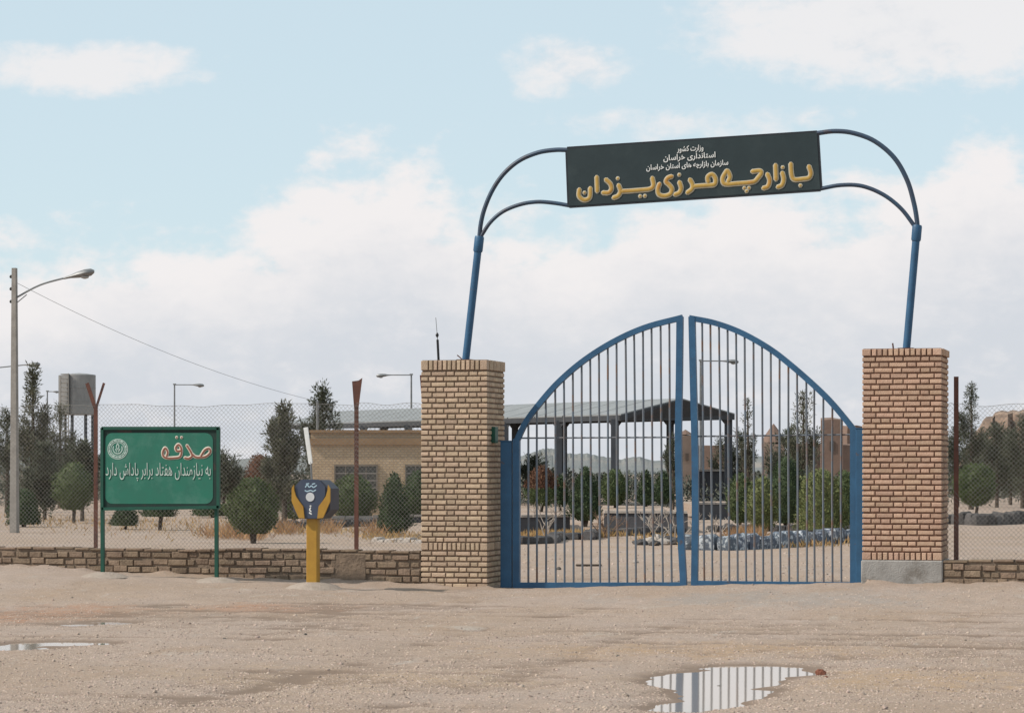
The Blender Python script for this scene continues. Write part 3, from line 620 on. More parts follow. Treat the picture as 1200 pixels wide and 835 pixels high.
TXT = [[(948,195),(950.3,203),(948,208.5),(941,210),(931,210.5),(927.8,205),(926.8,192)], [(916.8,202.5),(918.5,210),(916.5,217),(911.5,219.5)], [(908.9,193.5),(909.5,210.5)], [(899.3,204),(902,211.3),(900,218.5),(894.5,220.8)],
 [(881.5,201.2),(890.5,200.4),(892,203.5),(888.5,208.5),(884,213),(875,214.5),(862,215.4),(853,216.2),(848,214.8),(847,209),(850,203),(852.5,200.5),(855.5,207),(853.5,213)],
 [(830,213.5),(829.5,207.5),(834.5,204.5),(838.5,209.5),(837.5,216),(831,217.3),(820,218),(812,218.8)], [(808.5,210.5),(811.5,216),(811,221.5),(805.5,226)], [(796.3,213.5),(798.3,220.5),(796,226),(791,228.3)],
 [(787.5,207),(783,208.5),(780.5,213),(784.5,217),(787.5,221.5),(785.5,227.5),(778.5,229.8),(772.3,228),(771,222),(773,215.5)], [(764.5,208.5),(765.8,217),(762,221.5),(750,223),(737,224),(728,224.5)], [(725,217),(727.2,224),(724.5,229.5),(719,232)],
 [(710,210.5),(715.5,216),(716.5,222),(713,226),(706.5,226)], [(699.4,207.5),(700,224.5)], [(679,222),(678.7,230),(684.5,234.5),(691,231.5),(691.8,220.5)]]
DOTS = [(938, 217.5), (917.3, 196.3), (872.3, 220.6), (877.7, 220.4), (875, 224), (796, 205), (750.2, 230), (755.8, 229.7), (724, 209.2), (685, 226)]
bo, bi = MB(), MB(); px_m = 36.2/FPX
for s in TXT: stroke(bo, s, 3.15*px_m, AY-.034, lambda p, y: ap(p[0], p[1], y)); stroke(bi, s, 1.95*px_m, AY-.040, lambda p, y: ap(p[0], p[1]-.35, y))
for d in DOTS: dot(bo, d, 2.5*px_m, AY-.034, lambda p, y: ap(p[0], p[1], y)); dot(bi, d, 1.3*px_m, AY-.040, lambda p, y: ap(p[0], p[1]-.2, y))
tag(bo.build('lettering_outline', cream, brd, smooth=True), 'cream outline of the gold lettering'); tag(bi.build('gold_lettering', gold, brd, smooth=True), 'gold Persian lettering')

FORMS = {'ا': (0xfe8d, 0xfe8e, 0, 0), 'ب': (0xfe8f, 0xfe90, 0xfe91, 0xfe92), 'پ': (0xfb56, 0xfb57, 0xfb58, 0xfb59), 'ت': (0xfe95, 0xfe96, 0xfe97, 0xfe98), 'چ': (0xfb7a, 0xfb7b, 0xfb7c, 0xfb7d),
 'خ': (0xfea5, 0xfea6, 0xfea7, 0xfea8), 'د': (0xfea9, 0xfeaa, 0, 0), 'ر': (0xfead, 0xfeae, 0, 0), 'ز': (0xfeaf, 0xfeb0, 0, 0), 'س': (0xfeb1, 0xfeb2, 0xfeb3, 0xfeb4), 'ش': (0xfeb5, 0xfeb6, 0xfeb7, 0xfeb8),
 'ف': (0xfed1, 0xfed2, 0xfed3, 0xfed4), 'ک': (0xfb8e, 0xfb8f, 0xfb90, 0xfb91), 'م': (0xfee1, 0xfee2, 0xfee3, 0xfee4), 'ن': (0xfee5, 0xfee6, 0xfee7, 0xfee8), 'ه': (0xfee9, 0xfeea, 0xfeeb, 0xfeec), 'و': (0xfeed, 0xfeee, 0, 0), 'ی': (0xfbfc, 0xfbfd, 0xfbfe, 0xfbff)}
def shape(t):
    o = []
    for i, c in enumerate(t):
        if c not in FORMS: o.append(c); continue
        p = i > 0 and t[i-1] in FORMS and FORMS[t[i-1]][2]; n = i < len(t)-1 and t[i+1] in FORMS and FORMS[c][2]
        o.append(chr(FORMS[c][3] if p and n else FORMS[c][1] if p else FORMS[c][2] if n else FORMS[c][0]))
    return ''.join(reversed(o))
def text_part(name, body, A, B, height, mat, parent, bold=.02, y=0.0, fat=1.0):
    "a line of writing whose baseline runs from world point A to B (left to right)"
    cu = bpy.data.curves.new('t', 'FONT'); cu.body = shape(body); cu.offset = bold; cu.extrude = .02; cu.resolution_u = 3; o = bpy.data.objects.new('t', cu); COL.objects.link(o)
    bpy.context.view_layer.update(); me = bpy.data.meshes.new_from_object(o.evaluated_get(bpy.context.evaluated_depsgraph_get())); bpy.data.objects.remove(o)
    n = len(me.vertices); co = np.empty(n*3, np.float32); me.vertices.foreach_get('co', co); co = co.reshape(-1, 3)
    lo, hi = co.min(0), co.max(0); u = (co[:, 0]-lo[0])/(hi[0]-lo[0]); v = (co[:, 1]-lo[1])/(hi[1]-lo[1])*height; d = co[:, 2]*.2
    A, B = np.array(A), np.array(B); W = A[None]+(B-A)[None]*u[:, None]; W[:, 2] += v; W[:, 1] += y-d-.002; W -= np.array(wloc(parent))[None]
    me.vertices.foreach_set('co', W.astype(np.float32).ravel()); me.materials.clear(); me.materials.append(mat); me.update(); return link(name, me, parent)
yb = AY-.031
for body, (xa, ya), (xb, yb_), hp in (('وزارت کشور', (793.5, 180), (824.5, 178), 8.6), ('استانداری خراسان', (777.5, 190.6), (838.5, 186.6), 8.8), ('سازمان بازارچه های استان خراسان', (757.5, 202), (853.5, 195.8), 8.8)):
    text_part('white_lettering', body, ap(xa, ya, yb), ap(xb, yb_, yb), hp*px_m, white, brd, .018)

# ------------------------------------------------------------------ green charity sign
SY = -1.0
def sp(px, py, y=SY): return onplane(px, py, y)
b0 = sp(188, 676); sign = empty('charity_sign', (b0.x, SY, b0.z), 'green charity sign with round emblem and red and white Persian writing on two posts', 'sign')
bd = MB().prism([sp(120, 502), sp(256.5, 502), sp(256.5, 594), sp(120, 597)], (0, .03, 0)).build('board', postgreen, sign)
def rrect(x0, y0, x1, y1, r, y):
    o = []
    for cx, cy, a0 in ((x1-r, y0+r, -90), (x1-r, y1-r, 0), (x0+r, y1-r, 90), (x0+r, y0+r, 180)):
        for k in range(6): a = R(a0+18*k); o.append(sp(cx+r*math.cos(a), cy+r*math.sin(a), y))
    return o
MB().prism(rrect(123, 507, 249.5, 590, 9, SY-.004), (0, .003, 0)).build('panel', greenb, bd)
fr = greend
for a, b in (((119.5, 501.5), (257, 501.5)), ((119.5, 596), (257, 594)), ((120, 501), (120, 597)), ((256, 501), (256, 595))): MB().tube([sp(*a), sp(*b)], .030, 4, phase=math.pi/4).build('board_edge', fr, bd)
for px, yb_, yt in ((120.5, 684, 590), (254, 690, 590)): MB().tube([sp(px-.3, yt, SY+.05), sp(px, yb_, SY+.05)], .032, 4, phase=math.pi/4).build('post', greend, sign)
for px in (122, 254):
    q = sp(px, 690, SY+.05); zz = float(gh(np.array([q.x]), np.array([q.y]))[0]); MB().lathe((q.x, q.y, zz-.02), [(.36, 0), (.22, .05), (.12, .07), (.05, .075)], 12).build('footing', footm, sign, smooth=True)
SF = lambda p, y: sp(p[0], p[1], y)
pm_s = (sp(200, 550).x-sp(190, 550).x)/10
SADAQ = [[(225,531.5),(229,534.8),(234,535.3),(241,534.3),(246.3,529.5),(245,525),(240,526.8),(235.5,533.8)], [(219,521.5),(223,528),(225,533.5),(221,536.6),(216.5,536)], [(212.5,527.5),(207.5,527.8),(206,524),(209,520.5),(212,524),(212.6,530),(210.3,535),(203,536.2),(196,536.2),(191.5,534),(190.8,529),(193.5,524.5),(196.3,529),(195.3,534)]]
bo, bi = MB(), MB()
for s in SADAQ: stroke(bo, s, 1.95*pm_s, SY-.006, SF, .25); stroke(bi, s, .95*pm_s, SY-.012, lambda p, y: sp(p[0], p[1]+.25, y), .25)
for d in ((207, 512.3), (212.8, 512.3)): dot(bo, d, 1.7*pm_s, SY-.006, SF); dot(bi, d, .8*pm_s, SY-.012, SF)
bo.build('heading_outline', pm('warm_white_paint', (.58, .52, .44), (.45, .40, .34), 12, .6), bd, smooth=True); tag(bi.build('heading', redp, bd, smooth=True), 'large red heading word')
pale_line = pm('pale_line_paint', (.58, .64, .60), (.46, .52, .48), 12, .6)
text_part('white_lettering', 'به نیازمندان هفتاد برابر پاداش دارد', sp(124, 563, SY-.006), sp(247, 563.5, SY-.006), 20*pm_s, pale_line, bd, -.010)
em = MB(); cx, cy = 138, 526
circ = lambda r, n=28, a0=0, a1=360: [(cx+r*math.cos(R(a0+(a1-a0)*k/n)), cy+r*math.sin(R(a0+(a1-a0)*k/n))) for k in range(n+1)]
pale = pm('pale_emblem_paint', (.40, .50, .45), (.30, .40, .36), 12, .6)
for r, w in ((11.6, .5), (7.9, .45)): stroke(em, circ(r), w*pm_s, SY-.006, SF, .3, 1)
for k in range(16):
    a = k*22.5; stroke(em, circ(9.8, 4, a, a+14), (1.0 if k % 2 else .75)*pm_s, SY-.006, SF, .3, 1)
for s in ([(138,519.5),(136.5,523),(138,526.5),(139.5,523),(138,519.5)], [(133,523),(132.8,527),(135,530.5),(138,531.5)], [(143,523),(143.2,527),(141,530.5),(138,531.5)], [(135.5,526),(137,529)], [(140.5,526),(139,529)]): stroke(em, s, .7*pm_s, SY-.006, SF, .3)
em.build('emblem', pale, bd, smooth=True)

# ------------------------------------------------------------------ charity box on its yellow post
BY = -1.5
def bp(px, py, y=BY): return onplane(px, py, y)
q = bp(367, 684); z0 = float(gh(np.array([q.x]), np.array([q.y]))[0]); boxt = empty('charity_box', (q.x, BY, z0), 'dark blue charity box held by yellow hands on a yellow post', 'collection box')
MB().lathe((q.x, q.y, z0-.03), [(.42, 0), (.30, .065), (.17, .10), (.09, .11)], 14).build('footing', footm, boxt, smooth=True)
s = MB(); s.cbox((q.x, BY, (z0+bp(367, 600).z)/2), (.15, .12, bp(367, 600).z-z0+.06), bev=.012); s.build('post', yellow, boxt)
# octagonal drum: front face plate and the deeper body behind
oct_ = [(352,562),(376,562),(387,572),(387,597),(377,607.5),(352,607.5),(343,597),(343,572)]
MB().prism([bp(x, y, BY-.10) for x, y in oct_], (0, .36, 0)).build('body', greybox, boxt)
fp = [(354,561.5),(374,561.5),(381.5,570),(381.5,580),(375.5,592),(374,607),(357,607),(354,592),(346.5,580),(346.5,570)]
pl = MB().prism([bp(x, y, BY-.106) for x, y in fp], (0, -.012, 0)).build('front_plate', navy, boxt)
hand_l = [(342.5,572),(345,567.5),(345.5,574),(347.5,581),(351.5,587),(356,593),(357.5,607),(351,606.5),(347,598),(342.5,587)]
for hnd in (hand_l, [(2*365-x, y) for x, y in hand_l]):
    MB().prism([bp(x, y, BY-.112) for x, y in hnd], (0, -.028, 0)).build('hand', yellow, boxt)
d = MB(); c = bp(363.5, 582, BY-.120); n = 20; d.prism([c+Vector((.058*math.cos(6.2832*k/n), 0, .058*math.sin(6.2832*k/n))) for k in range(n)], (0, -.006, 0)); d.build('disc', pm('grey_white', (.55, .56, .58), (.48, .49, .5), 9, .5), pl)
lt = pm('pale_blue_print', (.35, .48, .56), (.28, .40, .48), 12, .6); m = MB(); BF = lambda p, y: bp(p[0], p[1], y)
for s_ in ([(358,570.5),(360,568),(362.5,570.5),(365,569),(367.5,570.8),(371,568.5)], [(357.5,574.5),(360,575.5),(364,574.3),(367,575.5),(370,573.8)], [(359,566.8),(362,566.4)], [(366,567),(369,566.3)]): stroke(m, s_, .65*pm_s, BY-.119, BF, .3)
m.build('print', lt, pl); m = MB()
for s_ in ([(364,594.5),(363,597),(364.5,599)], [(362.6,600.5),(365,602)], [(363.4,592.6),(364.4,592.5)]): stroke(m, s_, .75*pm_s, BY-.119, BF, .3)
m.build('figure', white, pl)
s = MB(); s.prism([bp(355.5, 501), bp(360.5, 500), bp(366, 542), bp(363.5, 544), bp(361.5, 543)], (0, .02, 0)); bl = s.build('blade', white, boxt)
MB().tube([bp(364.3, 541, BY+.01), bp(365.5, 565, BY+.01)], .012, 6).build('blade_rod', steel, boxt)

# ------------------------------------------------------------------ street lamps, cable, water tank
def street_lamp(px, Z, H, side, label, reach, big=False, headscale=1.0, pitch=.0):
    b = at(px, Z); t = empty('street_lamp', b, label, 'street lamp', 'street lamps'); top = Vector((b.x, b.y, H)); d = Vector((RGT[0], RGT[1], 0))*side
    if big:
        MB().tube([b-Vector((0, 0, .2)), top], [.13, .075], 4, phase=math.pi/4).build('pole', palepole, t)
        for k in (.25, .55, .86): MB().lathe((top.x-RGT[0]*.085, top.y-RGT[1]*.085, H-k), [(.02, 0), (.04, .02), (.04, .05), (.02, .08)], 8).build('insulator', black, t)
        a0 = top-Vector((0, 0, .75)); am = a0+d*.62+Vector((0, 0, .33)); a1 = a0+d*1.32+Vector((0, 0, .53)); br = [a0-Vector((0, 0, .15)), a0+d*.3+Vector((0, 0, .1))]
        MB().tube(br, .012, 6).build('brace', steel, t)
    else:
        MB().tube([b-Vector((0, 0, .2)), top], [.075, .045], 8).build('pole', steel, t, smooth=True)
        a0 = top-Vector((0, 0, .03)); am = a0+d*reach*.5+Vector((0, 0, pitch*.5)); a1 = a0+d*reach+Vector((0, 0, pitch))
        MB().cbox(top, (.14, .14, .08)).build('cap', steel, t)
    MB().tube(spline([a0, am, a1], 6), .024 if big else .028, 7).build('arm', steel, t, smooth=True)
    e = (a1-am).normalized(); u = Vector((0, 0, 1)); k = headscale; w = Vector((FWD[0], FWD[1], 0))
    h = MB(); prof = [(-.12, .035, 0), (.06, .055, -.005), (.22, .10, -.01), (.42, .135, -.025), (.58, .12, -.04), (.66, .05, -.045)]; n = 10; vs = []
    for s_, r, dz in prof:
        for j in range(n): a = 6.2832*j/n; vs.append(a1+e*s_*k+u*(dz*k+r*k*.75*math.sin(a))+w*(r*k*math.cos(a)))
    h.add(vs, [(i*n+j, i*n+(j+1) % n, (i+1)*n+(j+1) % n, (i+1)*n+j) for i in range(5) for j in range(n)]+[tuple(reversed(range(n))), tuple(range(5*n, 6*n))]); hd = h.build('lamp_head', steel, t, smooth=True)
    q = a1+e*.42*k+u*(-.11*k); MB().lathe((q.x, q.y, q.z-.05*k), [(.03*k, 0), (.09*k, .02*k), (.11*k, .06*k)], 10).build('glass_bowl', pm('lamp_glass', (.35, .36, .36), (.3, .3, .3), 6, .2), hd, smooth=True)
    return t
big_lamp_Z = 67.0
street_lamp(17, big_lamp_Z, zof(314, big_lamp_Z), 1, 'tall weathered concrete lamp post with black insulators and bent arm', 0, big=True)
street_lamp(-14, 126, zof(431, 126), 1, 'lamp whose arm reaches in from the picture edge above the tall pine', 1.75, pitch=.18)
street_lamp(204.5, 158, zof(450, 158), 1, 'slim lamp post rising behind the green sign', 1.05)
street_lamp(482, 141, zof(438.5, 141), -1, 'slim lamp post rising over the tan building beside the buff pillar', 1.15)
street_lamp(55.5, 176, zof(458, 176), 1, 'small far lamp post between the tall pine and the water tank', .3, headscale=.7)
street_lamp(821, 123, zof(422, 123), 1, 'slim lamp post seen through the gate beside the canopy', 1.05)
# water tank
Z = 150; k = Z/FPX; c = at(92.5, Z); zb, zt_ = zof(486, Z), zof(439, Z); r = 19.5*k; tank = empty('water_tank', c, 'grey cylindrical water tank on tall steel legs beyond the pines', 'water tank')
tk = MB().lathe((c.x, c.y, zb), [(r*.96, 0), (r, .03), (r, zt_-zb-.03), (r*.97, zt_-zb)], 28).build('tank', tankm, tank, smooth=True)
for f in (.33, .66): MB().lathe((c.x, c.y, zb+(zt_-zb)*f), [(r*1.0, 0), (r*1.012, .012), (r*1.012, .035), (r*1.0, .047)], 28).build('hoop', tankm, tk)
MB().lathe((c.x, c.y, zt_-.004), [(r*.98, 0), (r*.5, .07), (.05, .1)], 28).build('lid', tankm, tk, smooth=True)
for i in range(6):
    a = R(25+60*i); p = c+Vector((math.cos(a)*r*.8, math.sin(a)*r*.8, 0)); MB().tube([p-Vector((0, 0, .3)), p+Vector((0, 0, zb+.02))], .07, 6).build('leg', colm, tank)
c2 = at(75, Z-.6); lad = MB()
lad.tube([at(71, Z-1, 0), at(71, Z-1, zt_-.1)], .03, 5); lad.tube([at(80, Z-1, 0), at(80, Z-1, zt_+.05)], .03, 5)
for i in range(28): z_ = .25+i*.24; lad.tube([at(71, Z-1, z_), at(80, Z-1, z_)], .022, 4)
tag(lad.build('ladder', palepole, tank), 'narrow ladder up the tank side')
MB().prism([at(68.5, Z-.7, zb+.02), at(80.5, Z-.95, zb+.02), at(80.5, Z-.95, zt_+.03), at(68.5, Z-.7, zt_-.05)], (FWD[0]*.4, FWD[1]*.4, 0)).build('side_panel', tankm, tank)
# overhead cable from the concrete lamp post to the building
A = at(19, big_lamp_Z, zof(331, big_lamp_Z)); B = at(372, 84.5, zof(470, 84.5)); pts = []
for i in range(25): f = i/24; p = A.lerp(B, f); p.z -= .55*4*f*(1-f)*.55; pts.append(p)
tag(MB().tube(pts, .0055, 5).build('overhead_cable', pm('cable', (.22, .22, .22), (.17, .17, .17), 4, .6), loc=A), 'single overhead cable sagging away from the concrete lamp post', 'cable')

# ------------------------------------------------------------------ tan building
def quadbox(pa, pb, Za, Zb, z0, z1, th, b=None):
    "a wall slab between two places, thick away from the camera"
    b = b or MB(); A, B = at(pa, Za), at(pb, Zb); o = Vector((FWD[0], FWD[1], 0))*th
    b.prism([Vector((A.x, A.y, z0)), Vector((B.x, B.y, z0)), Vector((B.x, B.y, z1)), Vector((A.x, A.y, z1))], o); return b
ZB = 84.0; zt_ = zof(507, ZB); bld = empty('brick_building', at(440, ZB), 'low tan brick building with darker band under the roof edge', 'building')
wl = quadbox(364, 560, ZB, ZB, -.2, zt_, 7).build('wall', tanbrick, bld)
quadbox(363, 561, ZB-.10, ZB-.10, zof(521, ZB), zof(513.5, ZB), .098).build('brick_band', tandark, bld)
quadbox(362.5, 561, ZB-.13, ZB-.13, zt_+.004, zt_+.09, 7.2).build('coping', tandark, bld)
# windows
for pa, pb, ya, yb_ in ((393, 441, 546, 588), (476, 520, 546, 588)):
    w = quadbox(pa, pb, ZB-.03, ZB-.03, zof(yb_, ZB), zof(ya, ZB), .028).build('window', glass, bld)
    for a, b, c_, d_ in ((pa-1.5, pb+1.5, ya-2, ya), (pa-1.5, pb+1.5, yb_, yb_+2), (pa-1.5, pa, ya, yb_), (pb, pb+1.5, ya, yb_)): quadbox(a, b, ZB-.07, ZB-.07, zof(d_, ZB), zof(c_, ZB), .068).build('frame', framew, w)
    for i in range(1, 4): x = pa+(pb-pa)*i/4; quadbox(x-.4, x+.4, ZB-.055, ZB-.055, zof(yb_, ZB), zof(ya, ZB), .024).build('glazing_bar', framew, w)
    for i in range(1, 5): y_ = ya+(yb_-ya)*i/5; quadbox(pa, pb, ZB-.06, ZB-.06, zof(y_+.35, ZB), zof(y_-.35, ZB), .004).build('glazing_bar', coping, w)
MB().tube([at(372, ZB+.4, zt_), at(372, ZB+.4, zof(469, ZB))], .035, 6).build('cable_mast', steel, bld)

# ------------------------------------------------------------------ long open canopy
cn = empty('canopy', at(760, 118), 'long open canopy with grey sheet roof on dark columns, seen through the gate', 'canopy')
ZC = 110.0
N_ = at(728, ZC); Fr = at(861, 114.0)                                       # near gable end: front eave and back eave corners
hz = lambda py, Z_: zof(py, Z_)
ez = hz(486.3, ZC); rz = hz(468, 112)
dirL = (at(325, 136)-N_).normalized(); LEN = (at(325, 136)-N_).length
Rg = (N_+Fr)/2+Vector((0, 0, 0)); Rg = at(799, 111.7)
def pz(p, z): return Vector((p.x, p.y, z))
e0, e1 = pz(N_, ez), pz(N_+dirL*LEN, ez); r0, r1 = pz(Rg, rz), pz(Rg+dirL*LEN, rz); b0, b1 = pz(Fr, hz(485.5, 114)), pz(Fr+dirL*LEN, hz(485.5, 114))
up = Vector((0, 0, .05))
nsheet = 14
for i in range(nsheet):
    f0, f1 = i/nsheet+.0012, (i+1)/nsheet-.0012
    MB().prism([e0.lerp(e1, f0), e0.lerp(e1, f1), r0.lerp(r1, f1), r0.lerp(r1, f0)], up).build('roof_sheet', roofm, cn)
MB().prism([r0, r1, b1, b0], up).build('rear_roof', roofm, cn)
MB().prism([e0+Vector((0, 0, -.004)), r0+Vector((0, 0, -.004)), b0+Vector((0, 0, -.004)), pz(b0, b0.z-.22), pz(e0, e0.z-.22)], dirL*.12).build('gable', darksteel, cn)
MB().prism([e0+Vector((0, 0, -.005)), e1+Vector((0, 0, -.005)), pz(e1, ez-.21), pz(e0, ez-.21)], (FWD[0]*.15, FWD[1]*.15, 0)).build('eave_beam', darksteel, cn)
MB().prism([b0+Vector((0, 0, -.005)), b1+Vector((0, 0, -.005)), pz(b1, b0.z-.21), pz(b0, b0.z-.21)], (FWD[0]*.15, FWD[1]*.15, 0)).build('eave_beam', darksteel, cn)
for i in range(8):
    for side, z_ in ((0, ez), (1, b0.z)):
        f = .015+i/7*.97; p = (e0.lerp(e1, f) if side == 0 else b0.lerp(b1, f)); p = p+Vector((FWD[0], FWD[1], 0))*(.12 if side == 0 else -.1)
        c_ = MB(); c_.cbox((p.x, p.y, z_/2-.15), (.31, .31, z_+.0), rz=YAW); co_ = c_.build('column', colm, cn)
        for sg in (1, -1):
            if i == 0 and sg < 0: continue
            h = MB(); h.prism([pz(p, z_-.21), pz(p+dirL*sg*.5, z_-.21), pz(p+dirL*sg*.14, z_-.48), pz(p, z_-.48)], (FWD[0]*.08, FWD[1]*.08, 0)); h.build('haunch', darksteel, co_)
for i in range(8):
    f = .015+i/7*.97; a, b = e0.lerp(e1, f), b0.lerp(b1, f); MB().tube([pz(a, ez-.12), pz(b, b0.z-.12)], .09, 4, phase=math.pi/4).build('tie_beam', darksteel, cn)

# ------------------------------------------------------------------ old mud-brick buildings and hills beyond
def tower(pa, pb, ytop, Z_, name, label, mat, cat='ruin', taper=.96, top=None, depth_=None):
    k = Z_/FPX; w = (pb-pa)*k; c = at((pa+pb)/2, Z_); t = empty(name, c, label, cat, 'mud-brick ruins beyond the gate'); d = depth_ or w
    z1 = zof(ytop, Z_); rg = random.Random(int(pa)); b = MB(); m = Matrix.Translation(c) @ Matrix.Rotation(YAW+rg.uniform(-.2, .2), 4, 'Z'); n = 7; vs = []
    ring = [(-1, -1), (0, -1.02), (1, -1), (1.02, 0), (1, 1), (0, 1.02), (-1, 1), (-1.02, 0)]
    for i in range(n+1):
        f = i/n; s = 1-(1-taper)*f
        for x, y in ring: vs.append(m @ Vector((x*w/2*s*rg.uniform(.97, 1.03), (y+1)*d/2*s*rg.uniform(.97, 1.03), -.2+(z1+.2)*f*(1 if i < n else rg.uniform(.95, 1.0)))))
    b.add(vs, [(i*8+j, i*8+(j+1) % 8, (i+1)*8+(j+1) % 8, (i+1)*8+j) for i in range(n) for j in range(8)]+[tuple(range(n*8, n*8+8))]); b.build('wall', mat, t)
    if top:
        z2 = zof(top, Z_); bb = MB(); cc = m @ Vector((0, d/2, 0)); bb.lathe((cc.x, cc.y, z1-.05), [(w*.52, 0), (w*.40, (z2-z1)*.35), (w*.2, (z2-z1)*.7), (.02, z2-z1)], 10); bb.build('dome', mudd, t)
    wq = MB(); hh = m @ Vector((0, -.012*w-.02, 0)); wq.cbox((hh.x, hh.y, z1*.62), (w*.22, .12, z1*.12), rz=YAW); wq.build('opening', pm('opening_shade_clay', (.10, .075, .06), (.08, .06, .05), 2, .95), t)  # solid block, the shade of an opening is put into its dark colour
    return t
tower(797, 813, 508, 165, 'mud_tower', 'small pinkish mud tower with rounded top under the canopy roof', mud, top=502)
tower(816, 852, 520, 172, 'mud_house', 'low grey-brown mud house behind the canopy column', mudd, depth_=2)
tower(894, 921, 517, 150, 'mud_tower', 'pink mud tower with pointed dark cone roof', mud, top=495, taper=.9)
tower(962, 988, 488, 175, 'mud_tower', 'tall square brown mud tower near the gate post', mudd, taper=.97, depth_=1.2)
tower(925, 1012, 519, 182, 'mud_wall', 'long brown mud-brick wall between the pines and the gate post', mudd, cat='wall', depth_=1.0)
tower(992, 1016, 497, 195, 'mud_tower', 'dark brown mud tower half hidden by the pinkish pillar', mudd, depth_=1.5)
def hill(prof, Z_, name, mat, dep, rough_=.05):
    n = len(prof); V = []; F = []; rows = 7
    for i, (px, py) in enumerate(prof):
        for j in range(rows):
            f = j/(rows-1); s = math.sin(f*math.pi*.5); zz = -1+(zof(py, Z_)+1)*s*(1+rough_*math.sin(i*2.3+j*1.7)*(j < rows-2)); p = at(px, Z_-dep*(1-f), zz); V.append(p)
        p = at(px, Z_+dep, -1); V.append(p)
    R_ = rows+1
    for i in range(n-1):
        for j in range(R_-1): F.append((i*R_+j, (i+1)*R_+j, (i+1)*R_+j+1, i*R_+j+1))
    o = MB().add(V, F).build(name, mat, loc=tuple(V[0]), smooth=True); tag(o, kind='structure')
hp = [(-700, 546), (-300, 541), (-80, 536), (40, 531), (150, 536), (240, 541), (330, 534), (420, 530), (520, 533), (590, 536), (612, 533.5), (626, 529.5), (636, 525.5), (646, 525), (656, 527), (664, 530.5), (674, 531.5), (688, 531), (702, 534), (716, 536), (728, 538), (738, 535.5), (750, 535), (762, 539), (790, 540), (830, 537), (900, 534), (1000, 536), (1100, 533), (1250, 538), (1500, 543), (1900, 546)]
hp2 = []
for (a, b), (c_, d_) in zip(hp, hp[1:]):
    for i in range(5): f = i/5; hp2.append((a+(c_-a)*f, b+(d_-b)*f + .5*math.sin(a*.7+i*2.1)))
hill(hp2+[hp[-1]], 900, 'hills', hillm, 260)
hill([(1120, 548), (1134, 524), (1141, 508), (1148, 500), (1152, 492), (1156, 488), (1163, 487.5), (1166, 483), (1174, 480.5), (1181, 482), (1187, 480), (1194, 481.5), (1199, 479.5), (1206, 482), (1213, 489), (1225, 494), (1240, 520), (1260, 548)], 185, 'eroded_mound', pm('eroded_earth', (.27, .185, .135), (.10, .07, .055), .9, .95, 1.0, 3, c3=(.33, .24, .18), s3=.5), 9, .14)

# ------------------------------------------------------------------ vegetation
def leaf_cards(P, D, Ln, Wd, out=None):
    "one slim diamond per row: P base, D direction, Ln length, Wd width"
    n = len(P); rv = RNG.normal(size=(n, 3)); rv = rv if out is None else out+rv*.45; S = np.cross(D, rv); S /= np.linalg.norm(S, axis=1)[:, None]+1e-9
    tip = P+D*Ln[:, None]; midp = P+D*(Ln*.45)[:, None]; a = midp+S*(Wd/2)[:, None]; b = midp-S*(Wd/2)[:, None]
    V = np.stack([P, a, tip, b], 1).reshape(-1, 3); F = np.arange(4*n).reshape(-1, 4); return V, F
def blob_core(c, rx, rz, z0, prof, seed, nseg=18, nz=12):
    vs = []; fs = []
    for i in range(nz+1):
        f = i/nz; r = prof(f)*rx*.86
        for j in range(nseg):
            a = 6.2832*j/nseg; q = r*(1+.10*math.sin(3*a+seed+f*5)+.06*math.sin(7*a+f*11+seed)); vs.append((c[0]+q*math.cos(a), c[1]+q*math.sin(a), z0+rz*(.02+.95*f)))
    for i in range(nz):
        for j in range(nseg): fs.append((i*nseg+j, i*nseg+(j+1) % nseg, (i+1)*nseg+(j+1) % nseg, (i+1)*nseg+j))
    return np.array(vs), np.array(fs)
PROF = {'egg': lambda f: max(.02, (math.sin(math.pi*min(1, f*.94+.05)**.86))**.6), 'cone': lambda f: max(.02, (1-f)**.62*(min(1, f*5+.35))), 'ball': lambda f: max(.02, math.sqrt(max(0, 1-(2*f-1)**2))), 'dome': lambda f: max(.02, math.sqrt(max(0, 1-(.12+.88*f)**2.2)))}
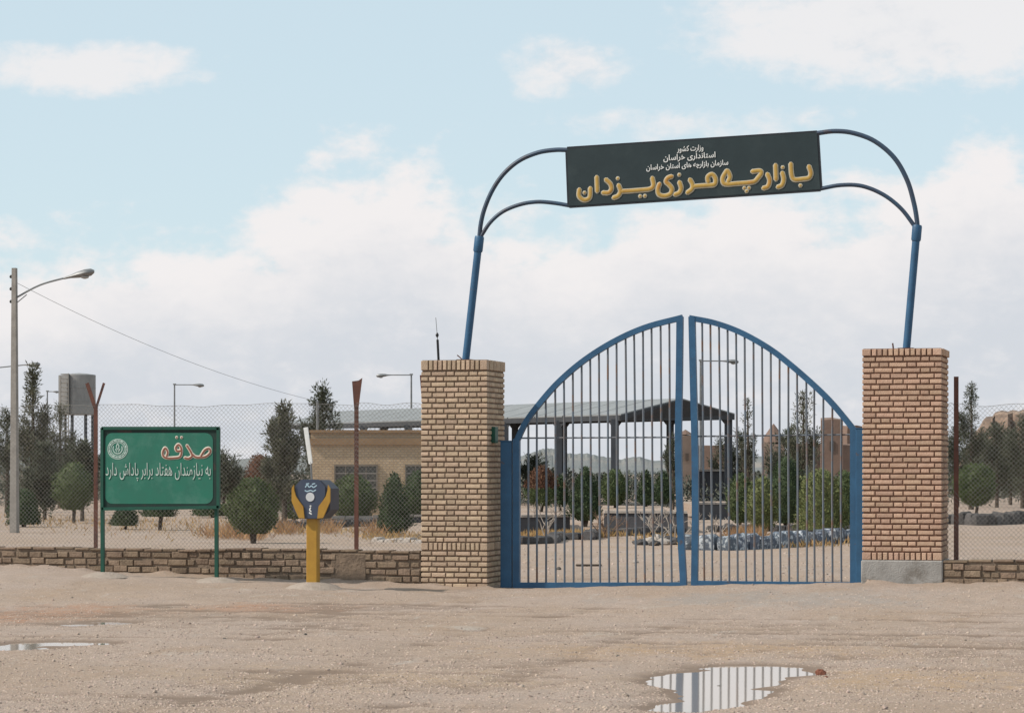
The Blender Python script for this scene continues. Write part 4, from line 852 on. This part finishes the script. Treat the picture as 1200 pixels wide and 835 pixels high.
def shrub(px, ytop, ybase, wpx, Z_, form, mat, label, stem=.18, n=2600, name='shrub', group='clipped evergreen shrubs', z0=None, mat2=None):
    k = Z_/FPX; gz = float(gh(np.array([at(px, Z_).x]), np.array([at(px, Z_).y]))[0]) if z0 is None else z0; c = at(px, Z_, gz); H = zof(ytop, Z_)-gz; rx = wpx*k/2; zb = gz+H*stem; hz_ = H*(1-stem)
    t = empty(name, c, label, 'shrub', group); rg = random.Random(int(px*7+ytop)); sd = rg.uniform(0, 6)
    for i in range(3 if wpx > 30 else 1):
        a = rg.uniform(0, 6.28); l = Vector((math.cos(a), math.sin(a), 0))*rx*.25; MB().tube([c-Vector((0, 0, .1)), c+l*.3+Vector((0, 0, H*stem*.6)), c+l+Vector((0, 0, H*stem+hz_*.3))], [.05, .04, .02], 6).build('stem', bark, t)
    prof = PROF[form]; cv, cf = blob_core((c.x, c.y), rx, hz_, zb, prof, sd)
    f = RNG.random(n*2); pr = np.array([prof(x) for x in f]); keep = RNG.random(n*2) < pr; f, pr = f[keep][:n], pr[keep][:n]; m = len(f)
    a = RNG.uniform(0, 6.2832, m); lump = 1+.13*np.sin(3*a+sd+f*5)+.09*np.sin(7*a+f*11+sd)+.08*np.sin(5*a-f*17+sd*2); rad = pr*rx*lump*np.where(RNG.random(m) < .07, RNG.uniform(1.0, 1.12, m), RNG.uniform(.80, 1.03, m))
    P = np.stack([c.x+rad*np.cos(a), c.y+rad*np.sin(a), zb+hz_*(f*.97+.01*RNG.normal(size=m))], 1)
    ou = np.stack([np.cos(a), np.sin(a), (f-.45)*1.4], 1); D = np.stack([np.cos(a)*.4, np.sin(a)*.4, np.full(m, .75)-.35*f], 1)+RNG.normal(size=(m, 3))*.36; D /= np.linalg.norm(D, axis=1)[:, None]
    sc = max(1.0, Z_/70); V, F = leaf_cards(P, D, RNG.uniform(.045, .10, m)*sc, RNG.uniform(.020, .040, m)*sc, ou)
    V = np.concatenate([cv, V]); F = np.concatenate([cf, F+len(cv)])
    o = npmesh('crown', V, F, mat, t, tuple(wloc(t)))
    if mat2:
        o.data.materials.append(mat2); mi = np.zeros(len(F), np.int32); zc = V[F].mean(1)[:, 2]; mi[(zc > zb+hz_*.45)] = 1; o.data.polygons.foreach_set('material_index', mi)
    return t
def conifer(px, ytop, ybase, wpx, Z_, label, mat, tufts=260, ragged=.35, open_=.0, trunk=.12, lean=0.0, group='pines inside the fence', z0=0.0, needle=1.0, leaders=2):
    "a pine with several upswept leaders; ragged whorls of branches end in needle plumes"
    k = Z_/FPX; c = at(px, Z_, z0); H = zof(ytop, Z_)-z0; rx = wpx*k/2; rg = random.Random(int(px*3+ytop)); t = empty('pine_tree', c, label, 'tree', group)
    d = Vector((RGT[0], RGT[1], 0))*lean; top = c+Vector((0, 0, H*.95))+d
    MB().tube([c-Vector((0, 0, .2)), c.lerp(top, .5)+Vector((.03, 0, 0)), top], [.035+H*.016, .02+H*.009, .012], 7).build('trunk', bark, t)
    P = []; Dd = []; S = []; lm = MB()
    def plume(q, dirv, s): P.append(q); Dd.append(dirv); S.append(s)
    axes = [(c, top, trunk, 1.0)]
    for i in range(leaders):                                               # side leaders that sweep up and end below the top
        f = rg.uniform(.25, .5); a = (0 if i % 2 else math.pi)+YAW+rg.uniform(-.5, .5); o = Vector((math.cos(a), math.sin(a), 0)); b0_ = c.lerp(top, f); e_ = b0_+o*rx*rg.uniform(.42, .62)+Vector((0, 0, H*rg.uniform(.22, .34)))
        lm.tube([b0_, b0_+o*rx*.35+Vector((0, 0, H*.06)), e_], [.03, .022, .008], 5); axes.append((b0_, e_, .15, .5))
    for A_, B_, t0, kk in axes:
        nb = max(7, int(tufts/9*kk)); L_len = (B_-A_).length
        for i in range(nb):
            f = t0+(1-t0)*((i+rg.random())/nb); a = i*2.4+rg.uniform(-.6, .6); env = ((1-f)**.8*min(1, (f-t0)*6+.5)+.09)*(.75+.35*math.sin(i*1.1+rg.random()))
            ln = rx*kk*env*rg.uniform(1-ragged*1.4, 1.15); b0_ = A_.lerp(B_, f); out = Vector((math.cos(a), math.sin(a), 0)); rise = rg.uniform(.35, 1.0)
            b1_ = b0_+out*ln*.6+Vector((0, 0, ln*rise*.3)); b2_ = b0_+out*ln+Vector((0, 0, ln*rise))
            lm.tube([b0_, b1_, b2_], [.018, .012, .005], 4)
            for g_ in ((.5, .75, 1.0) if ln > rx*.3 else (.6, 1.0)):
                if rg.random() < open_*.8*(1.2-g_): continue
                q = (b0_.lerp(b1_, g_*2) if g_ < .5 else b1_.lerp(b2_, g_*2-1)); plume(q+Vector((rg.gauss(0, 1), rg.gauss(0, 1), rg.gauss(0, .8)))*rx*.05, (out*.35+Vector((0, 0, 1))).normalized(), rx*rg.uniform(.17, .30)+.05)
        for j in range(6): plume(B_-(B_-A_).normalized()*(j*.035*H), Vector((0, 0, 1)), rx*(.13+.02*j)+.04)
    tag(lm.build('limbs', bark, t), kind='stuff')
    K = 34; n = len(P); P = np.repeat(np.array([tuple(p) for p in P]), K, 0); D0 = np.repeat(np.array([tuple(p) for p in Dd]), K, 0); S = np.repeat(np.array(S), K)
    off = RNG.normal(size=(n*K, 3)); D = D0*.8+off*.6; D /= np.linalg.norm(D, axis=1)[:, None]; P = P+off*(S*.20)[:, None]+D0*(S*RNG.uniform(-.5, .7, n*K))[:, None]
    V, F = leaf_cards(P, D, S*RNG.uniform(.35, .7, n*K), (.014+S*.06)*needle*RNG.uniform(.7, 1.3, n*K)); npmesh('crown', V, F, mat, t, tuple(wloc(t))); return t

# inside the fence, left of the gate
conifer(38, 424, 606, 56, 92, 'tall narrow pine beside the concrete lamp post', pine_l, 420, .35, .1, needle=1.25)
conifer(8, 478, 606, 60, 98, 'broad dark pine at the picture edge behind the concrete lamp post', pine_d, 280, .4, .1)
conifer(70, 470, 604, 52, 108, 'sparse pine between the lamp post and the water tank legs', pine_l, 240, .45, .35)
conifer(52, 520, 606, 60, 84, 'dense low pine at the foot of the tall narrow pine', pine_d, 460, .25, leaders=3, needle=1.4)
conifer(96, 522, 606, 66, 82, 'bushy round-topped pine in front of the water tank', pine_d, 460, .25, trunk=.3, leaders=3, needle=1.4)
conifer(262, 533, 604, 64, 95, 'dark pine half hidden by the green sign', pine_d, 300, .3, trunk=.2)
conifer(333, 471, 606, 66, 76, 'pine with two leading tips in front of the tan building', pine_l, 420, .35, .0, leaders=3, needle=1.25)
conifer(322, 486, 606, 44, 76.5, 'slimmer pine crowding the side of the two-tipped pine', pine_l, 180, .4, .1)
conifer(378, 451, 600, 64, 96, 'dark pine rising behind the tan building roof', pine_d, 480, .25, .0, leaders=3, needle=1.35)
conifer(150, 565, 600, 70, 100, 'low wide pine hidden behind the green sign board', pine_d, 200, .3)
shrub(305, 530, 600, 44, 98, 'dome', leaf_red, 'reddish brown bush behind the pine and the round shrub', n=1800, group='loose shrubs')
shrub(297, 558, 638, 58, depth(637, .05), 'egg', leaf_mid, 'large egg-shaped shrub close behind the fence, nearest to the green sign', n=5200, stem=.13)
shrub(414, 554, 612, 51, 78, 'egg', leaf_mid, 'round shrub behind the second rusty fence post', n=4200, stem=.05)
shrub(462, 552, 626, 44, 64, 'cone', leaf_dark, 'conical dark shrub between the rusty post and the buff pillar', n=3800, stem=.03)
shrub(489, 550, 610, 34, 82, 'egg', leaf_dark, 'dark shrub half hidden by the buff pillar edge', n=2400, stem=.05)
shrub(28, 572, 617, 38, 74, 'dome', leaf_dark, 'low domed shrub at the foot of the concrete lamp post', n=2600, stem=.05)
shrub(187, 582, 620, 38, 70, 'dome', leaf_dark, 'small shrub showing on its stem below the green sign', n=2200, stem=.4)
shrub(146, 594, 620, 30, 71, 'dome', leaf_dark, 'tiny rounded bush below the emblem end of the sign', n=1500, stem=.15)
shrub(250, 590, 610, 46, 88, 'dome', leaf_dark, 'low dark bush behind the sign post', n=1800, stem=.1)
shrub(345, 562, 612, 32, 78, 'egg', leaf_mid, 'shrub just behind the charity box', n=2200, stem=.1)
shrub(86, 540, 604, 46, 79, 'egg', leaf_mid, 'rounded leafy shrub behind the vee-topped fence post', n=2600, stem=.2)
# seen through the gate
ZP = 67.5; zp = .5
shrub(634, 545, 594, 36, 74, 'egg', leaf_mid, 'shrub with red upper leaves on the planter by the gate post', n=2600, stem=.05, z0=zp, mat2=leaf_red)
shrub(657, 556, 594, 20, 75, 'cone', leaf_dark, 'narrow dark shrub between the red-topped one and the big topiary', n=1500, stem=.03, z0=zp)
shrub(686, 545, 604, 43, 66, 'cone', leaf_dark, 'big dark topiary in the middle of the gate leaf beside the buff pillar', n=4200, stem=.02, z0=.3)
shrub(720, 549, 592, 30, 76, 'egg', leaf_mid, 'mid green shrub beyond the planter next to the big topiary', n=2200, stem=.05, z0=zp)
shrub(757, 550, 590, 22, 78, 'cone', leaf_dark, 'slim dark cone shrub under the canopy front column', n=1500, stem=.03, z0=zp)
shrub(777, 550, 592, 24, 80, 'cone', leaf_dark, 'dark cone shrub next to the meeting bars of the gate', n=1500, stem=.03, z0=zp)
shrub(868, 553, 604, 32, 74, 'egg', leaf_mid, 'egg-shaped shrub first beyond the gate leaf beside the pinkish pillar', n=2600, stem=.06)
shrub(893, 557, 616, 36, 66, 'egg', leaf_light, 'nearer bright-edged shrub in front of the pink mud tower', n=3200, stem=.05)
shrub(921, 533, 612, 40, 72, 'egg', leaf_dark, 'tallest dark shrub in the middle of the gate leaf beside the pinkish pillar', n=3600, stem=.06)
shrub(962, 548, 614, 58, 64, 'dome', leaf_light, 'wide light green shrub close to the gate post', n=5200, stem=.08)
shrub(990, 549, 606, 30, 70, 'egg', leaf_mid, 'shrub squeezed behind the gate post by the wide light green one', n=2000, stem=.06)
shrub(943, 556, 596, 26, 90, 'egg', leaf_light, 'small pale shrub behind the wide light green one', n=1500, stem=.06)
conifer(876, 463, 585, 36, 110, 'slender open pine seen through the gate leaf beside the pinkish pillar', pine_l, 150, .5, .35, group='pines beyond the gate')
conifer(941, 457, 585, 60, 108, 'broad open pine near the tall brown mud tower', pine_l, 260, .5, .3, group='pines beyond the gate')
conifer(868, 505, 585, 56, 118, 'low dark pine left of the pink mud tower', pine_d, 240, .35, group='pines beyond the gate')
conifer(925, 505, 585, 80, 120, 'wide dark pine behind the broad open pine', pine_d, 300, .35, group='pines beyond the gate')
conifer(845, 512, 580, 40, 125, 'dark pine under the canopy end', pine_d, 200, .35, group='pines beyond the gate')
conifer(788, 508, 585, 34, 100, 'bushy pine right behind the meeting bars', pine_d, 200, .4, group='pines beyond the gate')
conifer(626, 536, 585, 60, 130, 'dull green tree at the foot of the hill by the gate post', pine_d, 260, .35, group='pines beyond the gate')
# beyond the fence on the right
conifer(1138, 446, 590, 44, 105, 'tall pointed pine beside the straight rusty post', pine_d, 340, .35, .05, group='pines beyond the right fence')
conifer(1122, 500, 590, 60, 112, 'dark tree half hidden by the pinkish pillar', pine_d, 280, .3, group='pines beyond the right fence')
conifer(1168, 498, 590, 66, 110, 'dark bushy tree below the eroded mound', pine_d, 300, .3, group='pines beyond the right fence')
conifer(1198, 490, 590, 54, 108, 'dark tree cut by the picture edge beside the eroded mound', pine_d, 280, .3, group='pines beyond the right fence')
conifer(1184, 505, 590, 60, 118, 'low dark tree filling the gap under the eroded mound', pine_d, 320, .25, group='pines beyond the right fence', leaders=3, needle=1.3)
conifer(1152, 508, 590, 56, 120, 'low dark tree right behind the ball-clipped shrub', pine_d, 320, .25, group='pines beyond the right fence', leaders=3, needle=1.3)
shrub(1143, 542, 611, 47, depth(611), 'ball', leaf_mid, 'ball-clipped shrub on a short bare stem beyond the short dark wall', n=4600, stem=.24)

# bare bleached shrubs
def twigs(px, ybase, ytop, Z_, label, seed, mat=bleached, spread=.7, n0=4, name='bare_shrub'):
    rg = random.Random(seed); c = at(px, Z_, 0); H = zof(ytop, Z_); b = MB()
    def grow(p, d, l, r, dep):
        e = p+d*l+Vector((rg.gauss(0, .05), rg.gauss(0, .05), 0))*l; b.tube([p, p.lerp(e, .5)+Vector((rg.gauss(0, .04), rg.gauss(0, .04), 0))*l, e], [r, r*.8, r*.55], 5)
        if dep:
            for _ in range(rg.choice((2, 3))): grow(e if rg.random() < .7 else p.lerp(e, .65), (d+Vector((rg.gauss(0, .5), rg.gauss(0, .5), rg.uniform(-.1, .4)))).normalized(), l*rg.uniform(.55, .8), r*.6, dep-1)
    for _ in range(n0): grow(c-Vector((0, 0, .05)), Vector((rg.gauss(0, spread), rg.gauss(0, spread*.6), 1)).normalized(), H*.36, .022, 3)
    return tag(b.build(name, mat, loc=tuple(c)), label, 'shrub', 'bare shrubs inside the gate')
twigs(641, 622, 566, 62, 'bare pale shrub standing before the dark planter under the red leaves', 3, spread=.3, n0=3)
twigs(772, 632, 578, 57, 'bare leaning branches by the rubble heap near the meeting bars', 8, spread=.6, n0=3)
twigs(792, 632, 572, 58, 'taller bare branches leaning against the meeting bars', 12, spread=.4, n0=3)
twigs(708, 622, 588, 62, 'small bare brushwood beside the big topiary', 14, mat=pm('brown_twigs', (.24, .15, .10), (.17, .11, .075), 9, .9), spread=.7, n0=5)
twigs(838, 624, 592, 62, 'pale dry twigs in the bed beyond the gate leaf beside the pinkish pillar', 21, spread=.9, n0=4)

# ------------------------------------------------------------------ planters and kerbs of set stones
def kerb(pts, n, h, d, mat, label, seed, cop=None, cat='kerb', name='stone_kerb'):
    "a run of set stones along (px, Z) points"
    rg = random.Random(seed); c = at(*pts[0]); t = empty(name, c, label, cat); P = [at(*p) for p in pts]; segs = [(P[i+1]-P[i]).length for i in range(len(P)-1)]; T = sum(segs)
    meshes = []
    for k in range(4):
        b = MB(); vs = []
        for z in (0, .5, .88, 1):
            s = {0: .96, .5: 1.0, .88: .9, 1: .62}[z]
            for x, y in ((-.5, -.5), (.1, -.55), (.5, -.5), (.52, .5), (-.05, .53), (-.5, .5)): vs.append((x*s*rg.uniform(.86, 1.05), y*s*rg.uniform(.86, 1.08), z*rg.uniform(.92, 1.05)))
        b.add(vs, [(i*6+j, i*6+(j+1) % 6, (i+1)*6+(j+1) % 6, (i+1)*6+j) for i in range(3) for j in range(6)]+[tuple(range(18, 24))]); o = b.build('stone', mat, local=True); meshes.append(o.data); bpy.data.objects.remove(o)
    def pos(s):
        for i, l in enumerate(segs):
            if s <= l or i == len(segs)-1: return P[i].lerp(P[i+1], s/l), P[i+1]-P[i]
            s -= l
    for i in range(n):
        p, dr = pos(T*(i+.5)/n); w = T/n*rg.uniform(.86, 1.0); o = link('stone', meshes[rg.randrange(4)], t, p-wloc(t)-Vector((0, 0, .06))); o.scale = (w, d*rg.uniform(.85, 1.15), (h+.06)*rg.uniform(.85, 1.12)); o.rotation_euler = (rg.uniform(-.06, .06), rg.uniform(-.06, .06), math.atan2(dr.y, dr.x)+rg.uniform(-.08, .08))
    return t
kerb([(796, 53.5), (850, 53), (905, 54.5), (960, 57), (1012, 60.5)], 22, .30, .30, bluestone, 'row of blue and white painted stones edging the bed by the gate post', 3)
kerb([(605, 56.5), (645, 57.5), (655, 61), (690, 60.5), (698, 63.5), (800, 66)], 20, .20, .30, darkstone, 'dark stone kerb stepping along the dry grass inside the gate leaf beside the buff pillar', 4)
kerb([(830, 68), (900, 69), (1012, 68)], 24, .20, .30, darkstone, 'dark stone kerb behind the painted stones', 5)
kerb([(308, 71), (380, 73), (455, 76)], 18, .22, .35, darkstone, 'dark kerb between the egg-shaped shrub and the tan building', 6)
kerb([(1112, 78), (1150, 76), (1210, 79)], 13, .34, .4, darkstone, 'broken dark kerb stones at the foot of the ball-clipped shrub', 7)
kerb([(1112, 150), (1210, 146)], 14, .45, .5, coping, 'far row of whitish stones beyond the ball-clipped shrub', 8)
kerb([(440, 58), (500, 57)], 8, .14, .3, coping, 'pale stones lying behind the wall end next to the buff pillar', 9)
# planters: dark retaining walls with pale coping and earth behind
def planter(pa, pb, Za, Zb, z1, label, dep=3.5, n=8):
    t = empty('planter', at((pa+pb)/2, (Za+Zb)/2), label, 'planter'); quadbox(pa, pb, Za, Zb, -.1, z1-.07, .25).build('retaining_wall', wallgrey, t)
    for i in range(n):
        f0, f1 = i/n+.006, (i+1)/n-.006; quadbox(pa+(pb-pa)*f0, pa+(pb-pa)*f1, Za+(Zb-Za)*f0-.04, Za+(Zb-Za)*f1-.04, z1-.066, z1+random.uniform(-.01, .012), .33).build('coping_slab', coping, t)
    A, B = at(pa, Za+.26), at(pb, Zb+.26); o = Vector((FWD[0], FWD[1], 0))*dep
    MB().prism([pz(A, z1-.09), pz(B, z1-.09), pz(B+o, z1-.05), pz(A+o, z1-.05)], (0, 0, -.3)).build('soil', gmat, t)
    return t
planter(596, 668, 66, 66.5, .48, 'dark walled planter with pale coping under the red-topped shrub', dep=10, n=5)
planter(708, 806, 67.5, 67, .56, 'higher dark walled planter with pale coping beside the meeting bars', dep=12, n=7)
planter(812, 866, 84, 85, .55, 'pale coped planter beyond the bed of the gate leaf beside the pinkish pillar', dep=6, n=4)
planter(372, 500, 76, 80, .25, 'low pale planter before the tan building', dep=2, n=8)
tw = empty('low_block_wall', at(840, 120), 'low bluish block wall behind the egg-shaped shrub under the canopy end', 'wall'); quadbox(812, 872, 118, 118, -.1, zof(552, 118), .3).build('wall', wallgrey, tw); quadbox(811, 873, 117.9, 117.9, zof(551.9, 118), zof(549.5, 118), .4).build('coping', coping, tw)
for px, Z_, s, nm in ((746, 57, .10, 1), (752, 56.4, .13, 2), (760, 56.6, .16, 3), (767, 56, .12, 4), (757, 57.2, .14, 5), (777, 56.6, .15, 6), (786, 57, .13, 7), (793, 56.8, .16, 8), (770, 57.4, .2, 9), (783, 57.8, .18, 10)):
    p = at(px, Z_); rock('rubble_stone', p.x, p.y, s, darkstone if nm % 3 else coping, 'dark lump of rubble in the heap at the meeting bars' if nm % 3 else 'pale lump of rubble in the heap at the meeting bars', 'stone', 'dark rubble heap' if nm % 3 else 'pale rubble heap', seed=nm, squash=.5)

# dry grass: uncountable
def grass(name, spots, mat, label, hmin, hmax):
    Ps = []; 
    for px, Z_, spx, sz, n in spots:
        a = RNG.normal(size=n)*spx+px; b = RNG.normal(size=n)*sz+Z_
        x = CAM[0]+FWD[0]*b+RGT[0]*(a-600)/FPX*b; y = CAM[1]+FWD[1]*b+RGT[1]*(a-600)/FPX*b; k = y > .6; Ps.append(np.stack([x[k], y[k], gh(x[k], y[k])], 1))
    P = np.concatenate(Ps); n = len(P); D = np.stack([RNG.normal(size=n)*.5, RNG.normal(size=n)*.5, np.ones(n)], 1); D /= np.linalg.norm(D, axis=1)[:, None]
    V, F = leaf_cards(P, D, RNG.uniform(hmin, hmax, n), RNG.uniform(.012, .03, n)); o = npmesh(name, V, F, mat); tag(o, label, 'grass', kind='stuff')
grass('dry_grass', [(650, 63, 22, .8, 1500), (700, 64, 20, .8, 900), (900, 56, 40, .7, 1500), (840, 58, 20, .8, 700), (970, 59, 20, .8, 700), (780, 60, 16, .7, 600), (350, 68, 40, 2, 700), (460, 62, 25, 2, 500), (200, 75, 60, 6, 700), (60, 80, 50, 6, 500)], drygrass, 'dry yellow grass in the beds inside the fence', .06, .22)
grass('dry_brush', [(872, 55.5, 9, .5, 1500), (880, 56.5, 8, .5, 900), (262, 62, 12, 1.2, 420), (295, 60, 10, 1, 300), (335, 66, 8, 1, 260), (440, 65, 8, 1, 220), (385, 67, 6, 1, 160)], orangegrass, 'orange dry brush in the beds inside the fence', .14, .50)

# ------------------------------------------------------------------ last details
p = at(690, depth(664)); zz = float(gh(np.array([p.x]), np.array([p.y]))[0]); pk = MB(); pk.cbox((p.x, p.y, zz+.02), (.42, .09, .03), rz=YAW+.05, bev=.006); tag(pk.build('plank', bark, loc=(p.x, p.y, zz)), 'short dark plank lying on the ground just inside the gate leaf beside the buff pillar', 'plank')
p = at(745, depth(660)); rock('stone', p.x, p.y, .05, coping, 'pale stone on the bare ground inside the gate leaf beside the buff pillar', seed=51); p = at(655, depth(668)); rock('stone', p.x, p.y, .045, greystone, 'grey stone on the bare ground near the buff pillar inside the gate', seed=52)
def far_scrub():
    "the belt of scrub and small trees before the hills: one mass, nobody could count it"
    Z = np.concatenate([RNG.uniform(150, 330, 520), RNG.uniform(104, 170, 230), RNG.uniform(108, 170, 150), RNG.uniform(118, 170, 50)]); px = np.concatenate([RNG.uniform(-80, 1280, 520), RNG.uniform(590, 1020, 230), RNG.uniform(-30, 335, 150), RNG.uniform(1110, 1230, 50)]); n = len(Z); K = 110
    h = RNG.uniform(.6, 1.45, n)*(1+.5*vnoise(px, Z, .02, 3))
    w = h*RNG.uniform(.45, .8, n); x = CAM[0]+FWD[0]*Z+RGT[0]*(px-600)/FPX*Z; y = CAM[1]+FWD[1]*Z+RGT[1]*(px-600)/FPX*Z
    ce = np.repeat(np.stack([x, y, h*.5], 1), K, 0); d = RNG.normal(size=(n*K, 3)); d /= np.linalg.norm(d, axis=1)[:, None]; r = RNG.random(n*K)**.4
    P = ce + d*r[:, None]*np.stack([np.repeat(w, K), np.repeat(w, K), np.repeat(h*.5, K)], 1); D = d*.6+RNG.normal(size=(n*K, 3))*.5+np.array([0, 0, .5]); D /= np.linalg.norm(D, axis=1)[:, None]
    V, F = leaf_cards(P, D, np.repeat(h, K)*RNG.uniform(.10, .2, n*K), np.repeat(h, K)*RNG.uniform(.04, .09, n*K))
    tag(npmesh('scrub', V, F, pm('far_scrub_leaf', (.075, .085, .068), (.10, .105, .085), .05, .9, island=.3)), 'belt of grey-green scrub on the plain before the hills', 'scrub', kind='stuff')
far_scrub()
